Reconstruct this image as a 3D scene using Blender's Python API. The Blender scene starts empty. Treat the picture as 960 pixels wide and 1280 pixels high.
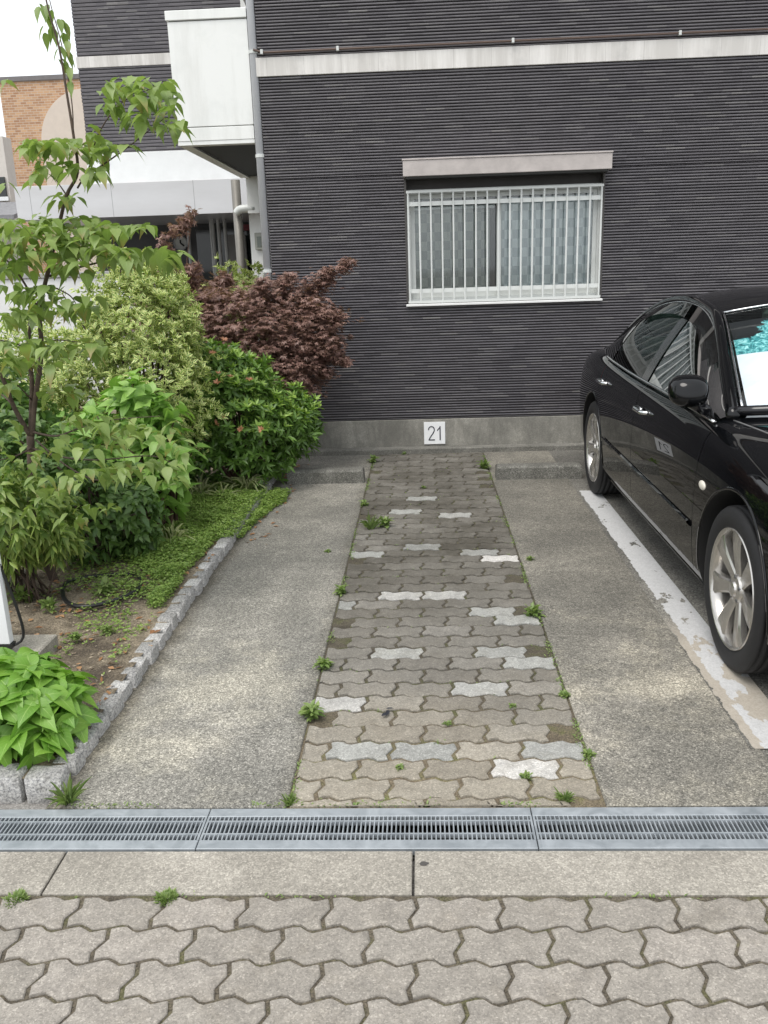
import bpy, bmesh, math, random
import numpy as np
from mathutils import Vector, Matrix, noise
from mathutils.bvhtree import BVHTree

S = bpy.context.scene
C = S.collection
rad = math.radians
PI = math.pi

# ------------------------------------------------------------------ camera
PITCH, ROLL, YAW, FPX = 15.57365845, -1.8933847, -2.79831806, 1080.61
def cam_axes():
    y, p, r_ = rad(YAW), rad(PITCH), rad(ROLL)
    f = np.array([math.sin(y), math.cos(y), 0.]); r = np.array([math.cos(y), -math.sin(y), 0.]); u = np.array([0, 0, 1.])
    f2 = f*math.cos(p)-u*math.sin(p); u2 = u*math.cos(p)+f*math.sin(p)
    return r*math.cos(r_)+u2*math.sin(r_), u2*math.cos(r_)-r*math.sin(r_), f2
CR, CU, CF = cam_axes()
CP = np.array([0, 0, 1.57])
cam = bpy.data.cameras.new('camera'); camo = bpy.data.objects.new('camera', cam); C.objects.link(camo)
M = Matrix(((CR[0], CU[0], -CF[0], CP[0]), (CR[1], CU[1], -CF[1], CP[1]), (CR[2], CU[2], -CF[2], CP[2]), (0, 0, 0, 1)))
camo.matrix_world = M
cam.sensor_fit = 'VERTICAL'; cam.sensor_height = 24; cam.lens = FPX/1280*24
cam.clip_start = .05; cam.clip_end = 2000
S.camera = camo
def at(px, py, Y):
    d = CF+(px-480)/FPX*CR-(py-640)/FPX*CU
    return CP+d*(Y/d[1])
def gnd(px, py, z=0.):
    d = CF+(px-480)/FPX*CR-(py-640)/FPX*CU
    return CP+d*((z-CP[2])/d[2])

# ------------------------------------------------------------------ light
SUN_EL, SUN_AZ = 64, 210          # azimuth measured clockwise from +Y (where the sun stands)
W = bpy.data.worlds.new('World'); S.world = W; W.use_nodes = True
nt = W.node_tree; nt.nodes.clear()
sky = nt.nodes.new('ShaderNodeTexSky'); sky.sky_type = 'NISHITA'; sky.sun_disc = False
sky.sun_elevation = rad(SUN_EL); sky.sun_rotation = rad(SUN_AZ); sky.dust_density = 3.0; sky.air_density = 1.0
hs = nt.nodes.new('ShaderNodeHueSaturation'); hs.inputs['Saturation'].default_value = .22
hs.inputs['Value'].default_value = 1.0
mxw = nt.nodes.new('ShaderNodeMix'); mxw.data_type = 'RGBA'; mxw.inputs[0].default_value = .55
mxw.inputs[7].default_value = (9.5, 9.9, 10.3, 1)       # even overcast layer under the clear-sky model
bg = nt.nodes.new('ShaderNodeBackground'); bg.inputs['Strength'].default_value = .10
wo = nt.nodes.new('ShaderNodeOutputWorld')
nt.links.new(sky.outputs[0], hs.inputs['Color']); nt.links.new(hs.outputs[0], mxw.inputs[6])
nt.links.new(mxw.outputs[2], bg.inputs['Color']); nt.links.new(bg.outputs[0], wo.inputs['Surface'])
sun = bpy.data.lights.new('sun', 'SUN'); sun.energy = 1.1; sun.angle = rad(32); sun.color = (1, .95, .88)
suno = bpy.data.objects.new('sun', sun); C.objects.link(suno)
sd = Vector((math.sin(rad(SUN_AZ))*math.cos(rad(SUN_EL)), math.cos(rad(SUN_AZ))*math.cos(rad(SUN_EL)), math.sin(rad(SUN_EL))))
suno.rotation_euler = sd.to_track_quat('Z', 'Y').to_euler()
S.view_settings.view_transform = 'Standard'; S.view_settings.look = 'None'
S.view_settings.exposure = .86; S.view_settings.gamma = 1
S.render.engine = 'CYCLES'

# ------------------------------------------------------------------ material helpers
class NT:
    def __init__(s, name):
        s.m = bpy.data.materials.new(name); s.m.use_nodes = True; s.t = s.m.node_tree; s.t.nodes.clear()
        s.out = s.n('ShaderNodeOutputMaterial')
    def n(s, t, **k):
        o = s.t.nodes.new(t)
        for a, b in k.items(): setattr(o, a, b)
        return o
    def l(s, a, b): s.t.links.new(a, b)
    def setin(s, node, key, v):
        if v is None: return
        if hasattr(v, 'is_output') or isinstance(v, bpy.types.NodeSocket): s.l(v, node.inputs[key])
        else: node.inputs[key].default_value = v
    def coord(s, kind='Object'):
        return s.n('ShaderNodeTexCoord').outputs[kind]
    def mapping(s, vec, scale=(1, 1, 1), loc=(0, 0, 0)):
        m = s.n('ShaderNodeMapping'); s.l(vec, m.inputs[0]); m.inputs['Scale'].default_value = scale; m.inputs['Location'].default_value = loc
        return m.outputs[0]
    def noise(s, vec, scale, detail=4, rough=.6, out='Fac', dist=0):
        n = s.n('ShaderNodeTexNoise'); s.l(vec, n.inputs['Vector']); n.inputs['Scale'].default_value = scale
        n.inputs['Detail'].default_value = detail; n.inputs['Roughness'].default_value = rough; n.inputs['Distortion'].default_value = dist
        return n.outputs[0 if out == 'Fac' else 1]
    def vor(s, vec, scale, feature='F1', out=0):
        n = s.n('ShaderNodeTexVoronoi', feature=feature); s.l(vec, n.inputs['Vector']); n.inputs['Scale'].default_value = scale
        return n.outputs[out]
    def ramp(s, f, stops):
        r = s.n('ShaderNodeValToRGB'); s.l(f, r.inputs[0]); e = r.color_ramp.elements
        while len(e) < len(stops): e.new(.5)
        for i, (p, c) in enumerate(stops):
            e[i].position = p
            e[i].color = (c, c, c, 1) if isinstance(c, (int, float)) else (*c, 1)
        return r.outputs[0]
    def mix(s, f, a, b, mode='MIX'):
        m = s.n('ShaderNodeMix', data_type='RGBA', blend_type=mode)
        for k, v in ((0, f), (6, a), (7, b)):
            if isinstance(v, tuple): v = (*v, 1) if len(v) == 3 else v
            s.setin(m, k, v)
        return m.outputs[2]
    def math(s, op, a, b=None, c=None, clamp=False):
        m = s.n('ShaderNodeMath', operation=op, use_clamp=clamp)
        s.setin(m, 0, a); s.setin(m, 1, b)
        if c is not None: s.setin(m, 2, c)
        return m.outputs[0]
    def mr(s, v, a, b, c=0., d=1.):
        m = s.n('ShaderNodeMapRange'); s.setin(m, 0, v)
        for i, x in enumerate((a, b, c, d)): m.inputs[i+1].default_value = x
        return m.outputs[0]
    def sep(s, v):
        m = s.n('ShaderNodeSeparateXYZ'); s.l(v, m.inputs[0]); return m.outputs
    def bump(s, h, strength=.3, dist=.01, nrm=None):
        b = s.n('ShaderNodeBump'); s.l(h, b.inputs['Height']); b.inputs['Strength'].default_value = strength; b.inputs['Distance'].default_value = dist
        if nrm is not None: s.l(nrm, b.inputs['Normal'])
        return b.outputs[0]
    def bsdf(s, color, rough=.6, metal=0., normal=None, **k):
        p = s.n('ShaderNodeBsdfPrincipled')
        if isinstance(color, tuple) and len(color) == 3: color = (*color, 1)
        s.setin(p, 'Base Color', color); s.setin(p, 'Roughness', rough); s.setin(p, 'Metallic', metal)
        if normal is not None: s.l(normal, p.inputs['Normal'])
        for a, b in k.items(): s.setin(p, a.replace('_', ' '), b)
        return p.outputs[0]
    def done(s, sh): s.l(sh, s.out.inputs[0]); return s.m
    def island(s):
        return s.n('ShaderNodeNewGeometry').outputs['Random Per Island']

def simple(name, col, rough=.5, metal=0., var=.12, scale=6, bump=0., bscale=80, **k):
    t = NT(name); c = t.coord()
    n = t.noise(c, scale, 5)
    colr = t.mix(t.ramp(n, [(.3, 0.), (.7, 1.)]), tuple(x*(1-var) for x in col), tuple(min(1, x*(1+var)) for x in col))
    nn = t.bump(t.noise(c, bscale, 3), bump, .004) if bump else None
    return t.done(t.bsdf(colr, rough, metal, nn, **k))

def concrete_color(t, c, light, dark, seed=0., big=1.1, mossy=.5, speck=.5):
    v = t.mapping(c, loc=(seed, seed*1.7, 0))
    b = t.noise(v, big, 6, .62)
    m = t.noise(v, 7, 5, .65)
    f = t.noise(v, 125, 3, .8)
    g = t.vor(v, 150)
    h = t.noise(v, 34, 5, .75)
    k = t.math('ADD', t.math('ADD', t.math('MULTIPLY', b, .62), t.math('MULTIPLY', m, .22)), t.math('MULTIPLY', h, .16))
    base = t.mix(t.ramp(k, [(.42, 0.), (.52, .42), (.60, 1.)]), dark, light)
    cell = t.sep(t.vor(v, 230, out=1))[0]; cell2 = t.sep(t.vor(v, 95, out=1))[1]
    sp = t.ramp(cell, [(0., 1-speck*1.15), (.35, 1-speck*.25), (.72, 1+speck*.2), (.93, 1+speck*1.25), (1., 1+speck*2.1)])
    col = t.mix(1., base, sp, 'MULTIPLY')
    col = t.mix(1., col, t.ramp(cell2, [(0., 1-speck*.38), (1., 1+speck*.34)]), 'MULTIPLY')
    wh = t.ramp(g, [(.12, 1.), (.30, 0.)])
    wh2 = t.math('MULTIPLY', wh, t.ramp(t.noise(v, 60, 2), [(.46, 0.), (.56, 1.)]))
    col = t.mix(t.math('MULTIPLY', wh2, .75*speck), col, (.60, .57, .50))
    return col, f, m
def concrete(name, light, dark, seed=0., rough=.9, speck=.5, bump=.5, big=1.1, streak=False, stain=None, edge=False):
    t = NT(name); c = t.coord()
    col, f, m = concrete_color(t, c, light, dark, seed, big, speck=speck)
    if streak:
        st = t.noise(t.mapping(c, (7, 7, 1.6)), 1, 6, .75, dist=.6)
        col = t.mix(t.ramp(st, [(.38, .5), (.56, 0.)]), col, tuple(x*.6 for x in dark))
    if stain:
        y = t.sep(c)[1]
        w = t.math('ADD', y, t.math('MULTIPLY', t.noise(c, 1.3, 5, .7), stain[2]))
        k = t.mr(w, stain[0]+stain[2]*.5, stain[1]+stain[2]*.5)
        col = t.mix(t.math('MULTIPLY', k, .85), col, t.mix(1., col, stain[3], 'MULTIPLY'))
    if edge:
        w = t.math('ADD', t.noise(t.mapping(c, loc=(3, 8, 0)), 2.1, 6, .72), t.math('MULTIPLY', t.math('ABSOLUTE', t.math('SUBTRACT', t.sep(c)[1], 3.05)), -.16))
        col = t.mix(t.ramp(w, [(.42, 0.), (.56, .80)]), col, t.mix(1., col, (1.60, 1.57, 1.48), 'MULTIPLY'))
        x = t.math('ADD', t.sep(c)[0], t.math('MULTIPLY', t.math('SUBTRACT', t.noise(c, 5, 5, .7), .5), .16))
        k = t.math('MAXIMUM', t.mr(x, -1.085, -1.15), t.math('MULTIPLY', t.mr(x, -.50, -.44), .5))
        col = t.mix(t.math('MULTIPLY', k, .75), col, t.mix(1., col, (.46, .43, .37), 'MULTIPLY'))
    nn = t.bump(f, bump, .004)
    return t.done(t.bsdf(col, rough, 0., nn))

# ------------------------------------------------------------------ object helpers
def tag(o, label=None, cat=None, group=None, kind=None):
    if label: o['label'] = label
    if cat: o['category'] = cat
    if group: o['group'] = group
    if kind: o['kind'] = kind
    return o
def empty(name, loc=(0, 0, 0)):
    o = bpy.data.objects.new(name, None); C.objects.link(o); o.location = loc; o.empty_display_size = .1
    return o
def link_mesh(name, me, parent=None, world=True):
    o = bpy.data.objects.new(name, me); C.objects.link(o)
    if parent is not None:
        o.parent = parent
        if world:                                   # geometry is given in world coordinates
            p = parent; off = Vector((0, 0, 0))
            while p is not None: off += Vector(p.location); p = p.parent
            o.location = -off
    return o
class MB:
    def __init__(s): s.v = []; s.f = []; s.mi = []; s.cur = 0
    def add(s, vs, fs):
        b = len(s.v); s.v += [tuple(map(float, x)) for x in vs]
        for f in fs: s.f.append(tuple(i+b for i in f)); s.mi.append(s.cur)
    def box(s, x0, x1, y0, y1, z0, z1, bev=0.):
        if bev <= 0:
            vs = [(x, y, z) for z in (z0, z1) for y in (y0, y1) for x in (x0, x1)]
            s.add(vs, [(0, 2, 3, 1), (4, 5, 7, 6), (0, 1, 5, 4), (2, 6, 7, 3), (0, 4, 6, 2), (1, 3, 7, 5)]); return s
        b = bev; lo = []
        def ring(i, z): return [(x0+i, y0+i, z), (x1-i, y0+i, z), (x1-i, y1-i, z), (x0+i, y1-i, z)]
        r = [ring(b, z0), ring(0, z0+b), ring(0, z1-b), ring(b, z1)]
        vs = sum(r, []); fs = [(3, 2, 1, 0), (12, 13, 14, 15)]
        for k in range(3):
            for i in range(4): fs.append((k*4+i, k*4+(i+1) % 4, k*4+4+(i+1) % 4, k*4+4+i))
        s.add(vs, fs); return s
    def tube(s, pts, r, n=6, cap=True):
        pts = [Vector(tuple(map(float, p))) for p in pts]
        if not hasattr(r, '__len__'): r = [r]*len(pts)
        vs = []; up = Vector((0, 0, 1))
        prev = None
        for i, p in enumerate(pts):
            d = (pts[min(i+1, len(pts)-1)]-pts[max(i-1, 0)])
            if d.length < 1e-9: d = Vector((0, 0, 1))
            d.normalize()
            if prev is None:
                a = d.cross(up if abs(d.z) < .9 else Vector((1, 0, 0))).normalized()
            else: a = (prev-d*prev.dot(d)).normalized()
            prev = a; b = d.cross(a)
            for k in range(n):
                th = 2*PI*k/n; vs.append(p+(a*math.cos(th)+b*math.sin(th))*r[i])
        fs = []
        for i in range(len(pts)-1):
            for k in range(n): fs.append((i*n+k, i*n+(k+1) % n, (i+1)*n+(k+1) % n, (i+1)*n+k))
        if cap: fs.append(tuple(range(n-1, -1, -1))); fs.append(tuple((len(pts)-1)*n+k for k in range(n)))
        s.add(vs, fs); return s
    def lathe(s, prof, cen, axis='X', n=48, sgn=1):
        vs = []; fs = []
        for (a, r) in prof:
            for k in range(n):
                th = 2*PI*k/n
                if axis == 'X': vs.append((cen[0]+a*sgn, cen[1]+r*math.cos(th), cen[2]+r*math.sin(th)))
                elif axis == 'Y': vs.append((cen[0]+r*math.cos(th), cen[1]+a*sgn, cen[2]+r*math.sin(th)))
                else: vs.append((cen[0]+r*math.cos(th), cen[1]+r*math.sin(th), cen[2]+a*sgn))
        for i in range(len(prof)-1):
            for k in range(n): fs.append((i*n+k, i*n+(k+1) % n, (i+1)*n+(k+1) % n, (i+1)*n+k))
        s.add(vs, fs); return s
    def grid(s, rows, close=False):
        m = len(rows[0]); vs = sum([list(r) for r in rows], []); fs = []
        for i in range(len(rows)-1):
            for j in range(m-(0 if close else 1)): fs.append((i*m+j, i*m+(j+1) % m, (i+1)*m+(j+1) % m, (i+1)*m+j))
        s.add(vs, fs); return s
    def mesh(s, name, mats, smooth=False):
        me = bpy.data.meshes.new(name); me.from_pydata(s.v, [], s.f)
        if not isinstance(mats, (list, tuple)): mats = [mats]
        for m in mats: me.materials.append(m)
        if len(mats) > 1: me.polygons.foreach_set('material_index', s.mi)
        if smooth: me.polygons.foreach_set('use_smooth', [True]*len(me.polygons))
        me.update(); return me
    def build(s, name, mats, parent=None, smooth=False, fix=True):
        me = s.mesh(name, mats, smooth)
        if fix:
            bm = bmesh.new(); bm.from_mesh(me); bmesh.ops.recalc_face_normals(bm, faces=bm.faces); bm.to_mesh(me); bm.free()
        return link_mesh(name, me, parent)
def struct(o): o['kind'] = 'structure'; return o

def catmull(pts, n=6):
    P = [np.array(p, float) for p in pts]; P = [2*P[0]-P[1]]+P+[2*P[-1]-P[-2]]; out = []
    for i in range(1, len(P)-2):
        for k in range(n):
            t = k/n; a, b, c, d = P[i-1:i+3]
            out.append(.5*((2*b)+(-a+c)*t+(2*a-5*b+4*c-d)*t*t+(-a+3*b-3*c+d)*t**3))
    out.append(P[-2]); return out

# ================================================================== materials
def m_tile():
    t = NT('dark_ribbed_tile'); c = t.coord()
    x, y, z = t.sep(c)
    # colour runs along each 23 mm strip
    row = t.math('FLOOR', t.math('DIVIDE', z, .023))
    cm = t.n('ShaderNodeCombineXYZ'); 
    off = t.n('ShaderNodeTexWhiteNoise', noise_dimensions='1D'); t.l(row, off.inputs['W'])
    t.l(t.math('FLOOR', t.math('ADD', t.math('DIVIDE', t.math('ADD', x, y), .15), t.math('MULTIPLY', off.outputs[0], 7.3))), cm.inputs[0]); t.l(row, cm.inputs[1])
    wn = t.n('ShaderNodeTexWhiteNoise', noise_dimensions='3D'); t.l(cm.outputs[0], wn.inputs['Vector'])
    r = wn.outputs[0]
    col = t.ramp(r, [(0., (.086, .081, .090)), (.5, (.116, .110, .121)), (.9, (.137, .130, .141)), (1., (.175, .168, .17))])
    col = t.mix(t.ramp(t.math('FRACT', t.math('MULTIPLY', r, 91.7)), [(.975, 0.), (.985, .55)]), col, (.27, .26, .25))
    big = t.noise(t.mapping(c, (1, 1, .5)), 1.2, 6, .6)
    col = t.mix(t.ramp(big, [(.35, .0), (.7, .35)]), col, (.15, .14, .142))
    fine = t.noise(t.mapping(c, (60, 60, 300)), 1, 2)
    col = t.mix(.5, col, t.mix(1., col, t.ramp(fine, [(.3, .75), (.7, 1.22)]), 'MULTIPLY'))
    return t.done(t.bsdf(col, .42, 0., t.bump(fine, .2, .002)))
M_tile = m_tile()
M_groove = simple('tile_joint_dark', (.016, .014, .016), .8)
def m_band():
    t = NT('off_white_band'); c = t.coord()
    st = t.noise(t.mapping(c, (9, 9, .8)), 1, 5, .7)
    col = t.mix(t.ramp(st, [(.4, 0.), (.7, 1.)]), (.58, .56, .53), (.80, .78, .75))
    br = t.math('FRACT', t.math('DIVIDE', t.sep(c)[0], .30))
    col = t.mix(t.ramp(br, [(0., 1.), (.012, 0.)]), col, (.34, .32, .30))
    blot = t.noise(c, 3, 6, .7)
    col = t.mix(t.ramp(blot, [(.55, 0.), (.7, .35)]), col, (.34, .34, .33))
    return t.done(t.bsdf(col, .55))
M_band = m_band()
def m_white():
    t = NT('painted_white_render'); c = t.coord()
    st = t.noise(t.mapping(c, (5, 5, .7)), 1, 6, .7); n = t.noise(c, 3, 5, .7)
    col = t.mix(t.ramp(st, [(.45, 0.), (.75, .6)]), (.79, .80, .78), (.58, .58, .55))
    col = t.mix(t.ramp(n, [(.5, 0.), (.75, .35)]), col, (.60, .62, .60))
    return t.done(t.bsdf(col, .5, 0., t.bump(t.noise(c, 80, 3), .1, .004)))
M_white = m_white()
M_white2 = simple('white_smooth_panel', (.78, .80, .80), .4, var=.04)
M_boxm = simple('pinkish_grey_box', (.46, .42, .40), .6, var=.14, scale=9, bump=.2)
M_alum = simple('white_aluminium', (.62, .64, .62), .35, .0, var=.06)
M_found = concrete('weathered_foundation', (.37, .355, .315), (.215, .208, .185), 3., speck=.14, bump=.3, big=2.6, streak=True)
M_found2 = concrete('mossy_ledge', (.25, .24, .215), (.13, .127, .112), 5., speck=.3, bump=.4, big=3)
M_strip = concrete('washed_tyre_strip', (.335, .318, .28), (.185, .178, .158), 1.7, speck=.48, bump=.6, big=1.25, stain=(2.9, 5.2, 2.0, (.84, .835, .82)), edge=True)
M_lot = concrete('lot_concrete', (.22, .21, .185), (.115, .11, .098), 9.1, speck=.5, bump=.6, big=1.0)
M_kerb = concrete('kerb_concrete', (.37, .345, .30), (.27, .25, .215), 4.4, speck=.24, bump=.5, big=3)
M_stop = concrete('stop_concrete', (.20, .195, .175), (.12, .117, .103), 6.2, speck=.45, bump=.5, big=6)
M_road = concrete('road_asphalt', (.07, .07, .07), (.045, .045, .045), 2., speck=.5)
M_plaza = concrete('plaza_paving', (.30, .29, .27), (.2, .19, .18), 2., speck=.3)

def m_paver(name, stops, dirt=0.):
    t = NT(name); c = t.coord(); r = t.island()
    col = t.ramp(r, stops)
    f = t.noise(c, 140, 3, .8); v = t.noise(c, 16, 4, .7)
    col = t.mix(1., col, t.ramp(t.sep(t.vor(c, 260, out=1))[0], [(0., .76), (.4, .97), (.85, 1.08), (1., 1.42)]), 'MULTIPLY')
    col = t.mix(1., col, t.ramp(t.sep(t.vor(c, 110, out=1))[1], [(0., .93), (1., 1.07)]), 'MULTIPLY')
    stn = t.noise(t.mapping(c, loc=(7, 2, 0)), 4.5, 6, .75)
    col = t.mix(t.ramp(stn, [(.50, 0.), (.68, .5)]), col, t.mix(1., col, (.76, .73, .67), 'MULTIPLY'))
    col = t.mix(1., col, t.ramp(v, [(.3, .80), (.7, 1.16)]), 'MULTIPLY')
    g = t.vor(c, 300)
    col = t.mix(t.math('MULTIPLY', t.ramp(g, [(.1, 1.), (.2, 0.)]), .35), col, (.56, .54, .5))
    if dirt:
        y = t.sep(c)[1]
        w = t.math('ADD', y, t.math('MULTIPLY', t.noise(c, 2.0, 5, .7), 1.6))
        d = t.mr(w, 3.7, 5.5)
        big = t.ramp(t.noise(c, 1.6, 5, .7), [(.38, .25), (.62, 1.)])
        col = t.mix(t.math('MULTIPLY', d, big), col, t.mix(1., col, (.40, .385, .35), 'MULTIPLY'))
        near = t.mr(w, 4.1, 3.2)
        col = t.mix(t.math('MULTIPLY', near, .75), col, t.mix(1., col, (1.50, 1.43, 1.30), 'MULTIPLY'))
    return t.done(t.bsdf(col, .9, 0., t.bump(f, .6, .004)))
M_pav = m_paver('grey_interlocking_paver', [(0., (.265, .243, .212)), (.5, (.285, .262, .23)), (1., (.31, .283, .25))])
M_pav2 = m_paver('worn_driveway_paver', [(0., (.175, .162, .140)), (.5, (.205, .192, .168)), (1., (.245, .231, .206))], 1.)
M_pavw = m_paver('pale_replacement_paver', [(0., (.25, .25, .235)), (.6, (.33, .33, .31)), (.85, (.40, .39, .37)), (1., (.56, .54, .51))])
def m_joint():
    t = NT('mossy_sand_joint'); c = t.coord()
    n = t.noise(c, 9, 5, .7)
    col = t.ramp(n, [(.3, (.055, .047, .036)), (.5, (.115, .098, .072)), (.64, (.09, .088, .040)), (.75, (.19, .16, .12))])
    f = t.noise(c, 200, 2)
    col = t.mix(1., col, t.ramp(f, [(.3, .5), (.7, 1.6)]), 'MULTIPLY')
    return t.done(t.bsdf(col, 1., 0., t.bump(f, .8, .006)))
M_joint = m_joint()
def m_soil():
    t = NT('garden_soil'); c = t.coord()
    n = t.noise(c, 3.2, 6, .7); f = t.noise(c, 120, 3, .7)
    col = t.ramp(n, [(.36, (.085, .066, .048)), (.48, (.19, .155, .11)), (.60, (.36, .30, .22))])
    col = t.mix(1., col, t.ramp(f, [(.3, .45), (.52, 1.), (.7, 1.7)]), 'MULTIPLY')
    g = t.vor(c, 110)
    col = t.mix(t.ramp(g, [(.10, .8), (.2, 0.)]), col, (.36, .32, .26))
    return t.done(t.bsdf(col, 1., 0., t.bump(f, 1., .012)))
M_soil = m_soil()
def m_joint2():
    t = NT('driveway_joint_dirt'); c = t.coord(); y = t.sep(c)[1]
    n = t.noise(c, 7, 5, .7); f = t.noise(c, 200, 2)
    col = t.ramp(n, [(.3, (.045, .038, .028)), (.5, (.085, .073, .052)), (.64, (.075, .078, .032)), (.76, (.15, .13, .10))])
    w = t.math('ADD', y, t.math('MULTIPLY', n, .8))
    col = t.mix(t.mr(w, 3.5, 2.9), col, t.mix(1., col, (1.9, 1.8, 1.7), 'MULTIPLY'))
    col = t.mix(1., col, t.ramp(f, [(.3, .5), (.7, 1.6)]), 'MULTIPLY')
    return t.done(t.bsdf(col, 1., 0., t.bump(f, .8, .006)))
M_joint2 = m_joint2()
def m_granite():
    t = NT('grey_granite'); c = t.coord()
    v = t.vor(c, 240, out=1); n = t.noise(c, 130, 3, .75); r = t.island()
    s = t.ramp(n, [(.34, (.17, .17, .17)), (.46, (.36, .355, .35)), (.56, (.52, .51, .49)), (.70, (.66, .65, .62))])
    s = t.mix(1., s, t.ramp(r, [(0., .62), (1., 1.12)]), 'MULTIPLY')
    d = t.noise(c, 18, 4, .7)
    s = t.mix(t.ramp(d, [(.5, 0.), (.75, .5)]), s, (.15, .14, .11))
    return t.done(t.bsdf(s, .8, 0., t.bump(t.noise(c, 45, 5, .7), .9, .01)))
M_granite = m_granite()
def m_galv():
    t = NT('galvanised_steel'); c = t.coord()
    n = t.noise(c, 9, 6, .7, dist=1.2); v = t.vor(c, 45, out=1)
    col = t.mix(t.ramp(n, [(.3, 0.), (.7, 1.)]), (.23, .255, .275), (.38, .41, .435))
    return t.done(t.bsdf(col, t.ramp(n, [(.3, .36), (.7, .62)]), .2))
M_galv = m_galv()
M_black = simple('dark_void', (.012, .012, .012), .9)
def m_line():
    t = NT('worn_white_line'); c = t.coord(); x, y, z = t.sep(c)
    con, f, m = concrete_color(t, c, (.22, .21, .185), (.115, .11, .098), 9.1, 1.0)
    pale = t.mix(t.noise(c, 20, 4), (.36, .32, .265), (.46, .42, .36))
    e = t.noise(c, 11, 6, .7)
    # painted width: left edge wanders
    xl = t.math('ADD', x, t.math('MULTIPLY', t.math('SUBTRACT', e, .5), .06))
    inpaint = t.math('GREATER_THAN', xl, 1.112)
    w = t.noise(t.mapping(c, (1, .55, 1)), 8.5, 5, .62)
    wear = t.mr(y, 3.35, 4.1, .50, .36)
    paint = t.math('MULTIPLY', inpaint, t.math('GREATER_THAN', w, wear))
    base = t.mix(t.mr(y, 3.75, 3.45), con, pale)
    base = t.mix(t.math('GREATER_THAN', xl, 1.075), con, base)
    wc = t.mix(t.noise(c, 30, 4), (.45, .45, .45), (.60, .60, .60))
    col = t.mix(paint, base, wc)
    col = t.mix(1., col, t.ramp(f, [(.3, .82), (.7, 1.12)]), 'MULTIPLY')
    return t.done(t.bsdf(col, .8, 0., t.bump(paint, .4, .003)))
M_line = m_line()

def leafmat(name, c1, c2, tip=None, margin=None, rib=None, trans=.3, rough=.45, tipw=.0):
    t = NT(name); r = t.island(); uv = t.sep(t.coord('UV')); u = t.math('ABSOLUTE', t.math('MULTIPLY_ADD', uv[0], 2., -1.)); v = uv[1]
    col = t.ramp(r, [(0., c1), (1., c2)])
    if tip:
        col = t.mix(t.math('MULTIPLY', t.mr(v, .45, 1.), t.ramp(t.math('FRACT', t.math('MULTIPLY', r, 37.7)), [(1-tipw-.01, 0.), (1-tipw, .8)]) if tipw else t.mr(v, 0., 1., 0., .5)), col, tip)
    if margin:
        k = t.math('GREATER_THAN', t.math('ADD', u, t.math('MULTIPLY', t.noise(t.coord(), 60, 2), .5)), .72)
        col = t.mix(k, col, margin)
    if rib:
        vein = t.math('FRACT', t.math('SUBTRACT', t.math('MULTIPLY', v, 8.), t.math('MULTIPLY', u, 2.2)))
        k = t.math('MAXIMUM', t.math('LESS_THAN', u, .07), t.math('MULTIPLY', t.math('LESS_THAN', vein, .13), .45))
        col = t.mix(t.math('MULTIPLY', k, .55), col, rib)
    p = t.bsdf(col, rough, 0.)
    tr = t.n('ShaderNodeBsdfTranslucent'); t.l(t.mix(1., col, (1.35, 1.5, .8), 'MULTIPLY'), tr.inputs[0])
    m = t.n('ShaderNodeMixShader'); m.inputs[0].default_value = trans; t.l(p, m.inputs[1]); t.l(tr.outputs[0], m.inputs[2])
    return t.done(m.outputs[0])
M_dog = leafmat('dogwood_leaf', (.17, .25, .065), (.29, .375, .125), tip=(.34, .19, .08), rib=(.24, .34, .12), trans=.36, tipw=.22)
M_var = leafmat('variegated_leaf', (.11, .21, .045), (.21, .33, .07), margin=(.62, .64, .27), trans=.22)
M_aza = leafmat('azalea_leaf', (.075, .15, .03), (.16, .28, .06), trans=.25, rough=.35)
M_azy = leafmat('azalea_new_leaf', (.24, .38, .07), (.36, .50, .12), trans=.3, rough=.4)
M_azf = leafmat('spent_blossom', (.38, .16, .09), (.52, .27, .15), trans=.3)
M_map = leafmat('maple_leaf', (.125, .06, .052), (.37, .235, .195), trans=.22)
M_hyd = leafmat('hydrangea_leaf', (.12, .27, .03), (.22, .40, .06), rib=(.34, .52, .14), trans=.3, rough=.45)
M_hy2 = leafmat('bush_leaf', (.16, .31, .055), (.32, .50, .125), rib=(.30, .46, .14), trans=.32, rough=.42)
M_nan = leafmat('yellowish_leaf', (.11, .20, .045), (.26, .35, .09), tip=(.34, .34, .09), trans=.28)
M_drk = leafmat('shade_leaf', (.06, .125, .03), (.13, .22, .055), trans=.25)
M_gr = leafmat('grass_blade', (.14, .22, .06), (.30, .36, .14), margin=(.42, .44, .24), trans=.25)
M_gr2 = leafmat('weed_blade', (.14, .22, .06), (.27, .35, .12), trans=.3)
M_clo = leafmat('clover_leaf', (.16, .27, .055), (.33, .44, .12), trans=.28)
M_dry = leafmat('dry_leaf', (.22, .10, .04), (.42, .24, .12), trans=.1, rough=.8)
M_bark = simple('dark_bark', (.085, .06, .045), .9, var=.35, scale=30, bump=.6)
M_bark2 = simple('reddish_stem', (.12, .07, .05), .8, var=.3, scale=30)

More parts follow.
